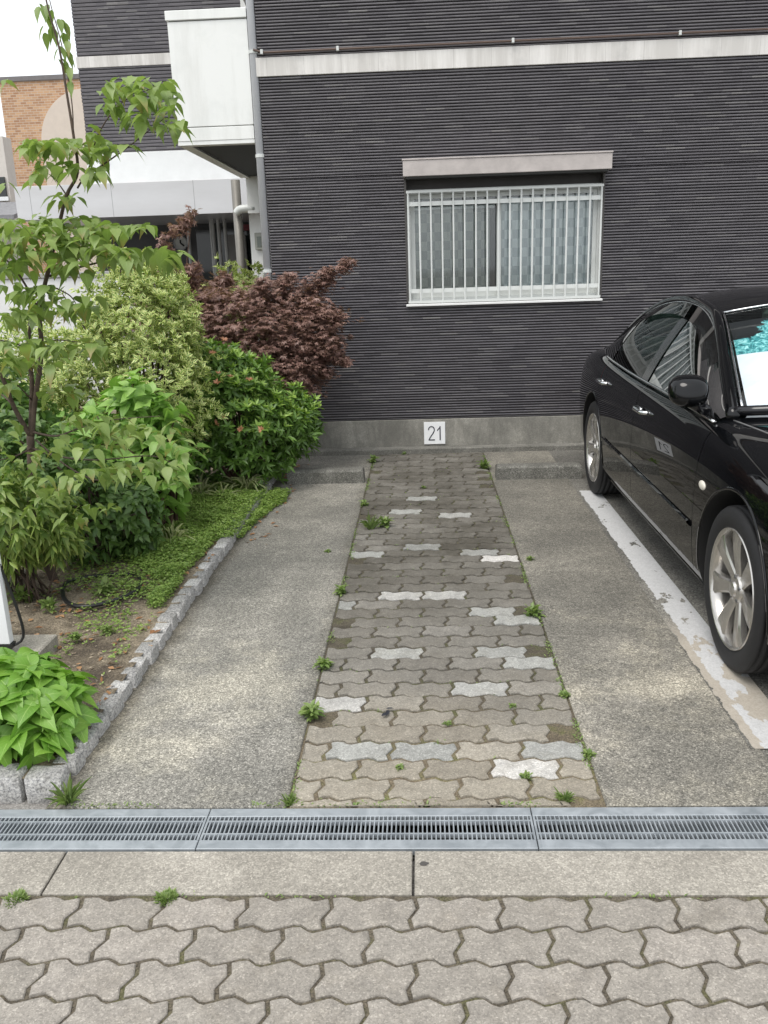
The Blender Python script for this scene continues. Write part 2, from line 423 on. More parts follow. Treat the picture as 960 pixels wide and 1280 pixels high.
# ================================================================== ground and paving
def rect(name, x0, x1, y0, y1, z, m, n=1):
    b = MB(); b.add([(x0, y0, z), (x1, y0, z), (x1, y1, z), (x0, y1, z)], [(0, 1, 2, 3)])
    return struct(b.build(name, m))
b = MB()
for (x0, x1, y0, y1) in ((-600, 600, -600, 2.085), (-600, 600, 2.292, 900), (-600, -2.6, 2.085, 2.292), (4.2, 600, 2.085, 2.292)):
    b.add([(x0, y0, -.035), (x1, y0, -.035), (x1, y1, -.035), (x0, y1, -.035)], [(0, 1, 2, 3)])
struct(b.build('ground', M_plaza))
rect('road', -60, 60, -9, -2.2, -.028, M_road)
rect('joint_sand', -7, 7, -2.2, 1.907, -.007, M_joint)
rect('driveway_joint_sand', -.46, .55, 2.292, 7.6, -.007, M_joint2)
rect('parking_lane', 1.095, 9, 2.290, 7.75, -.002, M_lot)
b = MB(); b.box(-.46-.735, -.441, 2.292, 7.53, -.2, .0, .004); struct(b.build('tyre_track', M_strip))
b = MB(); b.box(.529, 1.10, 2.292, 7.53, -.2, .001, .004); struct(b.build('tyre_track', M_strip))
b = MB()
y = 2.64; random.seed(3)
xs = [1.065, 1.252]
b.add([(1.065, 2.60, .003), (1.252, 2.60, .003), (1.252, 6.07, .003), (1.09, 6.09, .003)], [(0, 1, 2, 3)])
struct(b.build('parking_line', M_line))
# far lot markings behind the car: next bay line
b = MB(); b.add([(3.0, 2.6, .003), (3.16, 2.6, .003), (3.16, 6.07, .003), (3.0, 6.07, .003)], [(0, 1, 2, 3)])
struct(b.build('parking_line', simple('white_line_paint', (.6, .6, .6), .8, var=.2, scale=20)))

PA, PB = .220, .110
def hj(x, x0, amp):
    t = ((x-x0)/PB) % 1.
    k = [(0, -1), (.06, -1), (.6, .85), (.72, 1), (.95, -.9), (1, -1)]
    for (a, p), (c, q) in zip(k, k[1:]):
        if t <= c: return amp*(p+(q-p)*(t-a)/(c-a))
VJ = [(0, -.003), (.30, -.010), (.68, .011), (1, .004)]
def vj(s):
    for (a, p), (c, q) in zip(VJ, VJ[1:]):
        if s <= c: return p+(q-p)*(s-a)/(c-a)
def pavers(x_lo, x_hi, yc0, ny, xj0, pitch, x0, amp, skipf=None, pick=None, clipx=None, g=.0052, clipy=None, jit=.0015):
    bs = [MB(), MB()]
    for r in range(ny):
        yc = yc0+r*pitch; off = xj0+(.11 if r % 2 else 0)
        k0 = math.floor((x_lo-off)/PA)-1
        for k in range(k0, k0+int((x_hi-x_lo)/PA)+4):
            xl = off+k*PA; xr = xl+PA
            if xr <= x_lo+.01 or xl >= x_hi-.01: continue
            if skipf and skipf((xl+xr)/2, yc, r, k): continue
            N = 12; bot = []; top = []
            for i in range(N+1):
                f = i/N
                for lst, yy, s in ((bot, yc-pitch/2, 0), (top, yc+pitch/2, 1)):
                    x = xl+vj(s)+g+(PA-2*g)*f
                    lst.append((x, yy+hj(x, x0, amp)+(g if s == 0 else -g)))
            lf = [(xl+vj(s)+g, bot[0][1]+(top[0][1]-bot[0][1])*s) for s in (.3, .68)]
            rt = [(xr+vj(s)-g, bot[-1][1]+(top[-1][1]-bot[-1][1])*s) for s in (.3, .68)]
            ring = bot+rt+top[::-1]+lf[::-1]
            ring = [(min(max(x, x_lo), x_hi), min(max(y, clipy[0]), clipy[1]) if clipy else y) for x, y in ring]
            cx = sum(p[0] for p in ring)/len(ring); cy = sum(p[1] for p in ring)/len(ring)
            dz = random.uniform(-jit, jit); tx = random.uniform(-.008, .008); ty = random.uniform(-.01, .01)
            def Z(x, y, z): return z+dz+(x-cx)*tx+(y-cy)*ty
            def inset(d):
                out = []
                for (x, y) in ring:
                    vx, vy = cx-x, cy-y; L = math.hypot(vx, vy)+1e-9
                    out.append((x+vx/L*d*1.3, y+vy/L*d))
                return out
            n = len(ring); vs = [(x, y, -.02) for x, y in ring]+[(x, y, Z(x, y, -.004)) for x, y in ring]+[(x, y, Z(x, y, -.001)) for x, y in inset(.0025)]+[(x, y, Z(x, y, 0)) for x, y in inset(.007)]
            fs = []
            for q in range(3):
                for i in range(n): fs.append((q*n+i, q*n+(i+1) % n, (q+1)*n+(i+1) % n, (q+1)*n+i))
            fs.append(tuple(3*n+i for i in range(n)))
            bb = bs[1] if (pick and pick((xl+xr)/2, yc)) else bs[0]
            bb.add(vs, fs)
    return bs
random.seed(11)
bs = pavers(-3.6, 3.6, 1.842-.11*28, 29, -.049-.11*0, .11, -.085, .0105, clipy=(-3, 1.897))
# (row parity: the row touching the kerb has its joints at -.049 + k * .22)
struct(bs[0].build('pavement', M_pav, fix=False))
white_spots = [(530, 927), (680, 928), (660, 949), (595, 853), (655, 823), (632, 809), (465, 822), (495, 837), (450, 887), (638, 771),
               (608, 759), (500, 741), (552, 741), (433, 797), (597, 688), (620, 694), (500, 637), (440, 640), (515, 625), (565, 642), (425, 757), (447, 695)]
ws = [gnd(*p)[:2] for p in white_spots]
def pick(x, y): return any(abs(x-w[0]) < .105 and abs(y-w[1]) < .056 for w in ws) or random.random() < .012
def skp(x, y, r, k): return (x < -.40 or x > .50) and random.random() < .2
random.seed(5)
bs = pavers(-.432, .520, 2.387-.112, 48, .086-.11-.216, .1118, .05, .0105, skipf=skp, pick=pick, g=.0068, clipy=(2.296, 7.53), jit=.003)
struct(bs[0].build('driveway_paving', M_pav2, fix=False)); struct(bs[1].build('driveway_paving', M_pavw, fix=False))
# kerb slabs
for x0, x1 in ((-3.04, -2.042), (-2.038, -1.046), (-1.040, -.0535), (-.0465, .952), (.958, 1.95), (1.956, 2.95), (2.956, 4.0)):
    b = MB(); b.box(x0, x1, 1.908, 2.083, -.12, .0, .003); struct(b.build('kerb', M_kerb))
# drain channel
b = MB(); b.box(3.223, 4.2, 2.0925, 2.2835, -.2, 0); struct(b.build('kerb', M_kerb))
b = MB(); b.box(-2.6, 4.2, 2.0835, 2.0885, -.30, -.026); b.box(-2.6, 4.2, 2.2875, 2.2918, -.30, -.026); b.box(-2.6, 4.2, 2.0835, 2.2918, -.34, -.305)
struct(b.build('drain_channel', simple('channel_concrete', (.06, .055, .05), .9)))

# drain gratings ----------------------------------------------------
def grating(x0, x1):
    root = empty('drain_grating', ((x0+x1)/2, 2.19, 0))
    b = MB(); y0, y1 = 2.0925, 2.2835
    b.box(x0, x1, y0, y0+.040, -.024, .0, .0015); b.box(x0, x1, y1-.040, y1, -.024, .0, .0015)
    b.box(x0, x0+.006, y0+.0402, y1-.0402, -.024, -.0004); b.box(x1-.006, x1, y0+.0402, y1-.0402, -.024, -.0004)
    b.build('frame', M_galv, root)
    b = MB(); n = int((x1-x0-.02)/.0128)
    for i in range(n):
        x = x0+.0125+i*(x1-x0-.025)/(n-1)
        b.box(x-.0019, x+.0019, y0+.0402, y1-.0402, -.024, -.0012)
    b.build('bars', M_galv, root)
    for yy in (y0+.067, y1-.064):
        r = MB(); r.box(x0+.0062, x1-.0062, yy-.0028, yy+.0028, -.014, .0006); r.build('cross_rod', M_galv, root)
    return root
for (x0, x1), lab in zip(((-2.62, -1.645), (-1.643, -.674), (-.671, .2985), (.3015, 1.271), (1.274, 2.244), (2.247, 3.22)),
        ('galvanised drain grating beyond the left frame edge, hidden from the photo', 'galvanised drain grating at the left end, in front of the granite edging', 'middle galvanised drain grating in front of the left concrete track and driveway pavers',
         'galvanised drain grating in front of the right concrete track, toward the car', 'galvanised drain grating under the nose of the car', 'galvanised drain grating at the far right end of the row')):
    if lab is None: continue
    g = grating(x0, x1); tag(g, lab, 'drain grating', 'galvanised gratings in a row over the drain')

# wheel stops --------------------------------------------------------
def stop(x0, x1, lab):
    b = MB(); y0, y1 = 6.47, 6.61
    b.grid([[(x0, y0, 0), (x1, y0, 0)], [(x0+.004, y0+.006, .088), (x1-.004, y0+.006, .088)], [(x0+.012, y0+.02, .102), (x1-.012, y0+.02, .102)],
            [(x0+.012, y1-.02, .102), (x1-.012, y1-.02, .102)], [(x0+.004, y1-.006, .088), (x1-.004, y1-.006, .088)], [(x0, y1, 0), (x1, y1, 0)]])
    n = 12; b.f.append((0, 2, 4, 6, 8, 10)); b.mi.append(0); b.f.append((1, 3, 5, 7, 9, 11)); b.mi.append(0)
    tag(b.build('wheel_stop', M_stop), lab, 'wheel stop', 'concrete wheel stops')
stop(-1.06, -.462, 'grey concrete wheel stop at the end of the left track, beside the azalea')
stop(.552, 1.205, 'grey concrete wheel stop at the end of the right track, next to the car')
stop(1.262, 1.86, 'short visible end of a concrete wheel stop behind the car\'s rear wheel')

# ================================================================== main building
def ribbed(name, p0, p1, z0, z1, nrm, parent, pitch=.023, depth=.010):
    """horizontal strip-tile cladding between ground points p0 and p1"""
    b = MB(); p0 = Vector((*p0, 0)); p1 = Vector((*p1, 0)); n = Vector((*nrm, 0))
    k0 = math.ceil(z0/pitch-.01)
    z = z0; rr = random.Random(4)
    L = (p1-p0).length
    rows = []
    k = math.floor(z0/pitch)
    while k*pitch < z1:
        a = max(z0, k*pitch); c = min(z1, (k+1)*pitch)
        if c-a > .004:
            g = min(.0085, (c-a)*.37); j = rr.uniform(-.0026, .0022)
            prof = [(a, 0), (a+g, 0), (a+g+.0015, depth*.85+j), ((a+c)/2+g/2, depth+j), (c-.002, depth*.9+j), (c, 0)]
            vs = []
            for (zz, d) in prof:
                for q in (p0, p1): v = q+n*d; vs.append((v.x, v.y, zz))
            b.cur = 1; b.add(vs[:4], [(0, 1, 3, 2)])
            b.cur = 0
            for i in range(1, 5): b.add(vs[i*2:i*2+4], [(0, 1, 3, 2)])
        k += 1
    return b.build(name, [M_tile, M_groove], parent, fix=False)

bld = empty('apartment_building', (3.0, 11, 0))
tag(bld, 'grey apartment building with dark ribbed tile walls above a concrete base', 'building')
XC = -1.268; YW = 7.65; XE = 9.0; ZT = 9.5
# window opening X -.106..1.524, z 1.285..2.31
WX0, WX1, WZ0, WZ1 = -.118, 1.536, 1.268, 2.33
b = MB()
b.box(XC+.012, WX0, YW+.002, YW+.2, .29, ZT); b.box(WX1, XE, YW+.002, YW+.2, .29, ZT)
b.box(WX0, WX1, YW+.002, YW+.2, .29, WZ0); b.box(WX0, WX1, YW+.002, YW+.2, WZ1, ZT)
b.box(XC+.012, XC+.2, YW+.2, 22, .29, ZT)
b.build('wall_core', simple('wall_core_grey', (.05, .048, .05), .8), bld)
n = (0, -1)
for (x0, x1, z0, z1) in ((XC, XE, .29, WZ0), (XC, WX0, WZ0, WZ1), (WX1, XE, WZ0, WZ1), (XC, XE, WZ1, 3.112), (XC, XE, 3.252, 5.9), (XC, XE, 6.05, ZT)):
    ribbed('wall_tiles', (x0, YW), (x1, YW), z0, z1, n, bld)
ribbed('wall_tiles', (XC, 22), (XC, YW), .29, 3.112, (-1, 0), bld)
ribbed('wall_tiles', (XC, 22), (XC, YW), 3.252, ZT, (-1, 0), bld)
for z in (3.112, 5.9):
    b = MB(); b.box(XC-.018, XE, YW-.022, YW+.01, z, z+.14, .003); b.build('band', M_band, bld)
b = MB(); b.box(XC-.02, XE+.05, YW-.012, YW+.25, -.1, .287, .004); b.build('foundation', M_found, bld)
b = MB(); b.box(-1.25, XE, 7.53, YW-.012, -.05, .045, .006); b.build('foundation_ledge', M_found2, bld)
# roof parapet
b = MB(); b.box(XC-.05, XE+.05, YW-.04, 22, ZT, ZT+.25); b.build('roof', M_band, bld)
# conduit along the band with clips
b = MB(); b.tube([(XC-.03, YW-.03, 3.31), (XC+.05, YW-.035, 3.285), (XE, YW-.035, 3.295)], .0085, 8)
pc = b.build('conduit', simple('brown_conduit', (.10, .065, .05), .5), bld, smooth=True)
for x in (-1.23, -.62, .77, 2.07, 2.9, 4.3):
    b = MB(); b.box(x-.01, x+.01, YW-.05, YW-.02, 3.272, 3.306, .002); b.build('clip', M_alum, pc)
# corner down pipe
b = MB(); b.tube([(XC-.038, YW+.012, 0), (XC-.038, YW+.012, ZT)], .034, 12)
dp = b.build('downpipe', simple('pale_grey_pipe', (.50, .51, .53), .35, var=.05), bld, smooth=True)
for z in (1.60, 2.52, 3.3, 4.2):
    b = MB(); b.lathe([(-.012, .034), (-.012, .040), (.012, .040), (.012, .034)], (XC-.038, YW+.012, z), 'Z', 12); b.build('pipe_collar', M_alum, dp)

# window -------------------------------------------------------------
WXa, WXb = -.100, 1.520
fr = MB()
yg = YW+.06
fr.box(WX0, WXa, YW-.012, YW+.15, 1.30, WZ1); fr.box(WXb, WX1, YW-.012, YW+.15, 1.30, WZ1)
fr.box(WXa, WXb, YW+.10, YW+.15, 2.215, WZ1)
win = fr.build('window', simple('dark_reveal', (.07, .065, .062), .6), bld)
b = MB()
z0, z1 = 1.303, 2.213
b.box(WXa, WXa+.03, yg-.03, yg+.05, z0, z1); b.box(WXb-.03, WXb, yg-.03, yg+.05, z0, z1)
b.box(WXa+.0305, WXb-.0305, yg-.03, yg+.05, z1-.035, z1); b.box(WXa+.0305, WXb-.0305, yg-.03, yg+.05, z0, z0+.03)
b.build('frame', M_alum, win)
# two sliding sashes
def sash(x0, x1, y, top, mat=M_alum):
    b = MB(); w = .034
    b.box(x0, x0+w, y-.012, y+.012, z0+.031, top); b.box(x1-w, x1, y-.012, y+.012, z0+.031, top)
    b.box(x0+w+.0005, x1-w-.0005, y-.012, y+.012, top-w, top); b.box(x0+w+.0005, x1-w-.0005, y-.012, y+.012, z0+.031, z0+.031+.06)
    s = b.build('sash', mat, win)
    return s
sash(WXa+.031, .70, yg+.032, z1-.036); sash(.655, WXb-.031, yg+.004, z1-.036)
def m_pane():
    t = NT('window_glass')
    tr = t.n('ShaderNodeBsdfTransparent'); tr.inputs[0].default_value = (.93, .96, .96, 1)
    gl = t.n('ShaderNodeBsdfGlossy'); gl.inputs['Roughness'].default_value = .04
    fz = t.n('ShaderNodeFresnel'); fz.inputs[0].default_value = 1.6
    m = t.n('ShaderNodeMixShader'); t.l(t.math('MULTIPLY_ADD', fz.outputs[0], 1., .03), m.inputs[0]); t.l(tr.outputs[0], m.inputs[1]); t.l(gl.outputs[0], m.inputs[2])
    return t.done(m.outputs[0])
M_pane = m_pane()
b = MB(); b.box(WXa+.06, .67, yg+.030, yg+.034, z0+.088, z1-.068); b.build('pane', M_pane, win)
b = MB(); b.box(.687, WXb-.063, yg+.002, yg+.006, z0+.088, z1-.068); b.build('pane', M_pane, win)
def m_curtain():
    t = NT('checked_curtain'); c = t.coord(); x, y, z = t.sep(c)
    fold = t.math('MULTIPLY', t.math('SINE', t.math('MULTIPLY', x, 95.)), .004)
    ch = t.n('ShaderNodeTexChecker'); ch.inputs['Scale'].default_value = 1.
    cm = t.n('ShaderNodeCombineXYZ'); t.l(t.math('DIVIDE', x, .066), cm.inputs[0]); t.l(t.math('DIVIDE', z, .075), cm.inputs[1]); cm.inputs[2].default_value = .5
    t.l(cm.outputs[0], ch.inputs[0])
    col = t.mix(ch.outputs[1], (.64, .68, .70), (.92, .94, .94))
    col = t.mix(t.math('MULTIPLY', t.noise(c, 9, 3), .4), col, (.60, .66, .66))
    # the left half has a darker, slightly olive tone
    col = t.mix(t.math('LESS_THAN', x, .66), col, t.mix(1., col, (.46, .46, .42), 'MULTIPLY'))
    return t.done(t.bsdf(col, .9))
MC = m_curtain()
for xa, xb, zt_ in ((WXa+.03, .600, 2.075), (.665, WXb-.03, 2.135)):
    b = MB(); top, botm = [], []
    for i in range(121):
        x = xa+i*(xb-xa)/120; y = yg+.062+.0016*math.sin(x*48)+.002*math.sin(x*21+1)
        top.append((x, y, zt_)); botm.append((x, y, z0+.02))
    b.grid([botm, top]); b.build('curtain', MC, win, smooth=True)
b = MB(); b.box(WXa+.03, .64, yg+.045, yg+.052, 2.055, 2.082); b.build('curtain_rail', M_alum, win)
b = MB(); b.box(WX0, WX1, YW+.149, YW+.16, 1.26, WZ1); b.build('backing', M_black, win)
# security grille
b = MB(); yb = YW-.028
nb = 17
for i in range(nb+1):
    x = WXa+.012+i*(WXb-WXa-.024)/nb
    b.tube([(x, yb, z0+.012), (x, yb, z1-.028)], .0078, 6)
for z, h in ((2.098, .034), (1.395, .034)):
    b.box(WXa+.004, WXb-.004, yb+.0065, yb+.016, z-h/2, z+h/2)
b.box(WXa-.002, WXb+.002, yb-.009, yb+.014, z0-.010, z0+.011); b.box(WXa-.002, WXb+.002, yb-.009, yb+.014, z1-.03, z1-.012)
b.build('security_bars', simple('white_bar', (.70, .72, .70), .35, var=.05), win)
b = MB(); b.box(WX0-.004, WX1+.004, YW-.045, YW+.06, 1.268, 1.287, .003); b.build('sill', simple('white_sill', (.80, .80, .79), .4, var=.05), win)
# box over the window
b = MB(); b.box(-.122, 1.558, YW-.15, YW+.0, 2.302, 2.425, .004); sb = b.build('shutter_box', M_boxm, bld)
b = MB(); b.box(-.10, 1.535, YW-.142, YW-.002, 2.286, 2.3015); b.build('slot', simple('dark_slot', (.02, .02, .018), .8), sb)
b = MB(); b.box(-.128, 1.564, YW-.156, YW+.0, 2.4255, 2.437, .002); b.build('cap', M_boxm, sb)

# number plate with 21 ------------------------------------------------
pl = MB(); px0, px1, pz0, pz1 = .008, .196, .064, .262
pl.box(px0, px1, YW-.024, YW-.0135, pz0, pz1, .001)
plate = pl.build('number_plate', simple('white_plate', (.90, .91, .92), .4, var=.02))
tag(plate, 'square white plate with black number 21 on the concrete wall base', 'number plate')
def stroke(b, pts, w, y0, y1):
    pts = [np.array(p, float) for p in pts]; vs = []
    for i, p in enumerate(pts):
        d = pts[min(i+1, len(pts)-1)]-pts[max(i-1, 0)]; d /= np.hypot(*d)+1e-9; nn = np.array([-d[1], d[0]])*w/2
        for q in (p+nn, p-nn):
            for yy in (y0, y1): vs.append((q[0], yy, q[1]))
    fs = []
    for i in range(len(pts)-1):
        a = i*4; c = a+4
        fs += [(a, a+2, c+2, c), (a+1, c+1, c+3, a+3), (a, c, c+1, a+1), (a+2, a+3, c+3, c+2)]
    fs += [(0, 1, 3, 2), tuple(len(pts)*4-4+i for i in (0, 2, 3, 1))]
    b.add(vs, fs)
def pp(x, y): return (px0+(x-285)/260*(px1-px0), pz1-(y-258)/257*(pz1-pz0))
two = catmull([pp(341, 350), pp(346, 326), pp(372, 309), pp(402, 320), pp(412, 350), pp(398, 385), pp(366, 428), pp(345, 465)], 5)
bd = MB(); stroke(bd, two, .0095, YW-.0255, YW-.0242); stroke(bd, [pp(340, 466), pp(418, 466)], .0095, YW-.0256, YW-.0243)
stroke(bd, [pp(447, 358), pp(484, 316)], .0085, YW-.0255, YW-.0242); stroke(bd, [pp(483, 307), pp(483, 471)], .0105, YW-.0256, YW-.0243)
bd.build('number', simple('black_digit', (.02, .02, .035), .5), plate)

# balcony --------------------------------------------------------------
BX0, BX1, BY0, BY1 = -1.985, XC-.075, 7.66, 10.30
b = MB()
b.box(BX0, BX1, BY0, BY0+.10, 2.765, 3.545, .003)
b.box(BX0, BX0+.10, BY0+.1005, BY1, 2.765, 3.545, .003)
bal = b.build('balcony', M_white, bld)
b = MB(); b.box(BX0-.012, BX1, BY0-.012, BY0+.115, 3.553, 3.625, .004); b.box(BX0-.012, BX0+.115, BY0+.116, BY1, 3.553, 3.625, .004); b.build('coping', M_white, bal)
M_jg = simple('joint_grey', (.22, .22, .21), .7)
for z_ in (3.543, 2.755): b = MB(); b.box(BX0+.01, BX1-.01, BY0+.01, BY0+.09, z_, z_+.0125); b.build('joint', M_jg, bal)
b = MB(); b.box(BX0-.004, BX1, BY0-.004, BY0+.10, 2.655, 2.757, .003); b.box(BX0-.004, BX0+.10, BY0+.1005, BY1, 2.655, 2.757, .003)
b.box(BX0+.0, BX1, BY0+.0, BY0+.095, 2.625, 2.654); b.box(BX0, BX0+.095, BY0+.0955, BY1, 2.625, 2.654); b.build('slab_edge', M_white, bal)
b = MB(); b.box(BX0+.10, BX1, BY0+.10, BY1, 2.64, 2.75); b.build('soffit', simple('dark_soffit', (.022, .026, .026), .7), bal)
b = MB(); b.box(BX0+.05, XC-.02, BY1, BY1+.15, 2.25, 2.86); b.box(BX0+.12, XC-.02, BY1+.02, BY1+.16, 2.86, 6.0); b.build('return_wall', M_white, bld)
b = MB(); b.tube([(-1.62, BY1-.05, 2.66), (-1.62, BY1-.05, 6)], .035, 10); b.build('drain_pipe', simple('grey_pipe2', (.36, .37, .38), .4), bld, smooth=True)
b = MB(); b.tube([(-1.46, BY0+.1, 3.95), (-1.33, BY0+.3, 3.62)], .022, 6); b.build('rail_bracket', simple('grey_bracket', (.24, .23, .22), .5), bal)

# steel drain pipe standing by the canopy
PXp = at(298, 300, 10.35); b = MB()
t0 = at(292, 232, 10.35); b.tube([(PXp[0], 10.42, 0), (PXp[0], 10.42, 2.62)], .052, 14)
sp = b.build('steel_pipe', simple('stainless_pipe', (.20, .19, .17), .5, .3, var=.2, scale=3), bld, smooth=True)
b = MB(); e = catmull([(PXp[0]+.0, 10.36, 2.26), (PXp[0]+.06, 10.34, 2.30), (PXp[0]+.22, 10.34, 2.30)], 4); b.tube(e, .045, 12); b.build('elbow', M_alum, sp, smooth=True)

# ================================================================== entrance wing
wing = empty('entrance_wing', (-3.4, 14, 0))
tag(wing, 'dark tiled rear wing with white band and pale metal canopy over the entrance', 'building')
YV = 13.0; VX0 = -4.66
b = MB(); b.box(VX0+.012, XC-.01, YV+.002, 22, 2.95, 10); b.build('wall_core', bpy.data.materials['wall_core_grey'], wing)
ribbed('wall_tiles', (VX0, YV), (XC-.03, YV), 3.30, 4.40, (0, -1), wing, .046, .008)
ribbed('wall_tiles', (VX0, YV), (XC-.03, YV), 4.545, 10, (0, -1), wing, .046, .008)
ribbed('wall_tiles', (VX0, 22), (VX0, YV), 3.30, 10, (-1, 0), wing, .046, .008)
b = MB(); b.box(VX0-.02, XC-.03, YV-.02, YV+.02, 4.402, 4.543, .003); b.build('band', M_band, wing)
b = MB(); b.box(VX0-.03, XC-.03, YV-.03, YV+.3, 2.70, 3.298, .004); b.build('white_fascia', M_white2, wing)
def m_steelp():
    t = NT('brushed_fascia'); c = t.coord()
    n = t.noise(t.mapping(c, (.5, .5, 2)), 1.5, 4)
    col = t.mix(n, (.50, .49, .485), (.72, .72, .73))
    x = t.sep(c)[0]; fr_ = t.math('FRACT', t.math('DIVIDE', t.math('ADD', x, 6.26), 1.10))
    col = t.mix(t.ramp(fr_, [(0., 1.), (.008, 0.)]), col, (.16, .16, .16))
    return t.done(t.bsdf(col, .32, .55))
b = MB(); b.box(-5.36, -1.30, 12.0, 12.06, 2.375, 2.80, .003); b.box(-5.36, -5.30, 12.0605, 15, 2.375, 2.80); b.box(-5.30, -1.30, 12.0605, 14.6, 2.72, 2.78); b.box(-5.30, -1.30, 12.0605, 14.6, 2.40, 2.43)
b.build('canopy', m_steelp(), wing)
b = MB(); b.box(-5.3, XC-.01, 14.6, 14.7, 0, 2.72); b.build('back_wall', simple('dark_lobby', (.045, .045, .045), .6), wing)
b = MB(); M_dkglass = simple('dark_glass', (.03, .035, .035), .08)
b.box(-3.6, -2.35, 14.52, 14.56, .1, 2.3); b.build('entrance_door', M_dkglass, wing)
b = MB()
for px_ in (237, 266, 275, 283, 268):
    p = at(px_, 310, 13.6)
    b.tube([(p[0], 13.6, 0), (p[0], 13.6, 2.40)], .028, 8)
b.build('columns', simple('column_grey', (.34, .34, .33), .4), wing)
b = MB(); p0 = at(283, 310, 14.3); p1 = at(296, 310, 14.3); b.box(p0[0], p1[0]+.15, 14.3, 14.35, 0, 2.2); b.build('inner_panel', simple('inner_grey', (.20, .19, .18), .5), wing)
a = at(313, 300, 12.3); c2 = at(336, 300, 12.3)
b = MB(); b.box(a[0], XC-.02, 12.3, 12.45, 0, 2.37); b.build('white_pier', M_white, wing)
a = at(318, 291, 12.25); c2 = at(330, 312, 12.25)
b = MB(); b.box(a[0], c2[0], 12.24, 12.30, c2[2], a[2], .006); mbx = b.build('meter_box', simple('meter_frame', (.30, .31, .27), .4), wing)
b = MB(); b.box(a[0]+.03, c2[0]-.03, 12.234, 12.2395, c2[2]+.035, a[2]-.05); b.build('window', simple('meter_glass', (.13, .15, .13), .2), mbx)
a = at(299, 281, 14.2); c2 = at(313, 288, 14.2)
b = MB(); b.box(a[0], c2[0], 14.18, 14.24, c2[2], a[2]); b.build('red_panel', simple('dark_red', (.16, .02, .03), .5), wing)
# wall clock (visible through the canopy shade)
cp = at(226.5, 304, 14.45); r = abs(at(235, 304, 14.45)[0]-cp[0])
b = MB(); b.lathe([(0, r), (-.05, r), (-.05, r*.88), (-.04, r*.86)], cp, 'Y', 32); ck = b.build('wall_clock', simple('clock_rim', (.25, .25, .25), .4))
tag(ck, 'round wall clock hanging in the dark entrance under the canopy', 'clock')
b = MB(); b.lathe([(-.035, r*.87), (-.036, .001)], cp, 'Y', 32); b.build('dial', simple('clock_dial', (.38, .38, .35), .5), ck)
b = MB(); b.box(cp[0]-.012, cp[0]+.012, cp[1]-.045, cp[1]-.04, cp[2], cp[2]+r*.45); b.tube([(cp[0], cp[1]-.043, cp[2]), (cp[0]+r*.5, cp[1]-.043, cp[2]-r*.4)], .012, 4); b.build('hands', M_black, ck)

# ================================================================== background buildings
brick = empty('brick_building', (-14, 34, 0))
tag(brick, 'tan brick building with a large cream arch beyond the entrance canopy', 'building')
def m_brick():
    t = NT('tan_brick'); c = t.coord(); x, y, z = t.sep(c)
    cm = t.n('ShaderNodeCombineXYZ'); t.l(t.math('ADD', x, y), cm.inputs[0]); t.l(z, cm.inputs[1])
    bk = t.n('ShaderNodeTexBrick'); t.l(cm.outputs[0], bk.inputs[0]); bk.inputs['Scale'].default_value = 1
    bk.inputs['Brick Width'].default_value = .20; bk.inputs['Row Height'].default_value = .075; bk.inputs['Mortar Size'].default_value = .008
    bk.inputs['Color1'].default_value = (.36, .19, .10, 1); bk.inputs['Color2'].default_value = (.56, .35, .20, 1); bk.inputs['Mortar'].default_value = (.52, .44, .36, 1)
    return t.done(t.bsdf(bk.outputs[0], .8))
b = MB(); b.box(-13.42, -4, 30, 40, 0, 7.81); b.build('wall', m_brick(), brick)
b = MB(); b.box(-13.45, -3.9, 29.95, 40, 7.812, 7.95); b.build('parapet', simple('grey_coping', (.16, .15, .15), .6), brick)
ac = at(113, 178, 29.9); R_ = abs(at(52, 178, 29.9)[0]-ac[0]); b = MB()
arc = [(ac[0]-R_*math.cos(a_), ac[2]+R_*math.sin(a_)) for a_ in np.linspace(0, PI, 40)]
ring = [(ac[0]-R_, 1.0)]+arc+[(ac[0]+R_, 1.0)]
nn = len(ring); b.add([(x, 29.9, z) for x, z in ring]+[(x, 29.999, z) for x, z in ring], [tuple(range(nn))]+[(i, (i+1) % nn, nn+(i+1) % nn, nn+i) for i in range(nn)])
b.build('arch', simple('cream_render', (.62, .54, .46), .7, var=.04), brick)
cream = empty('cream_building', (-12, 24, 0))
tag(cream, 'pale cream house at the far left edge with a dark window and grey tiled lean-to', 'building')
e0 = at(6, 170, 24); e1 = at(17, 262, 24)
b = MB(); b.box(e0[0]-9, at(11, 230, 24)[0], 24, 24.5, 0, e0[2]); b.build('wall', simple('cream_wall', (.62, .58, .53), .7, var=.05), cream)
a = at(-14, 222, 23.97); c2 = at(9, 246, 23.97); b = MB(); b.box(a[0], c2[0], 23.93, 23.995, c2[2], a[2]); wn_ = b.build('window', M_dkglass, cream)
b = MB(); b.box(a[0]-.05, c2[0]+.05, 23.90, 23.96, c2[2]-.1, c2[2]); b.build('sill', M_white2, wn_)
a = at(-30, 262, 22); c2 = at(16, 263, 22); b = MB()
b.add([(a[0]-3, 22, a[2]-.1), (c2[0], 22, c2[2]-.1), (c2[0], 23.9, c2[2]+.35), (a[0]-3, 23.9, a[2]+.35), (a[0]-3, 22, a[2]-.2), (c2[0], 22, c2[2]-.2), (c2[0], 23.9, c2[2]+.25), (a[0]-3, 23.9, a[2]+.25)],
      [(0, 1, 2, 3), (7, 6, 5, 4), (0, 4, 5, 1), (1, 5, 6, 2), (2, 6, 7, 3), (3, 7, 4, 0)]); b.build('lean_to_roof', simple('grey_roof_tile', (.22, .22, .23), .6, var=.3, scale=12), cream)
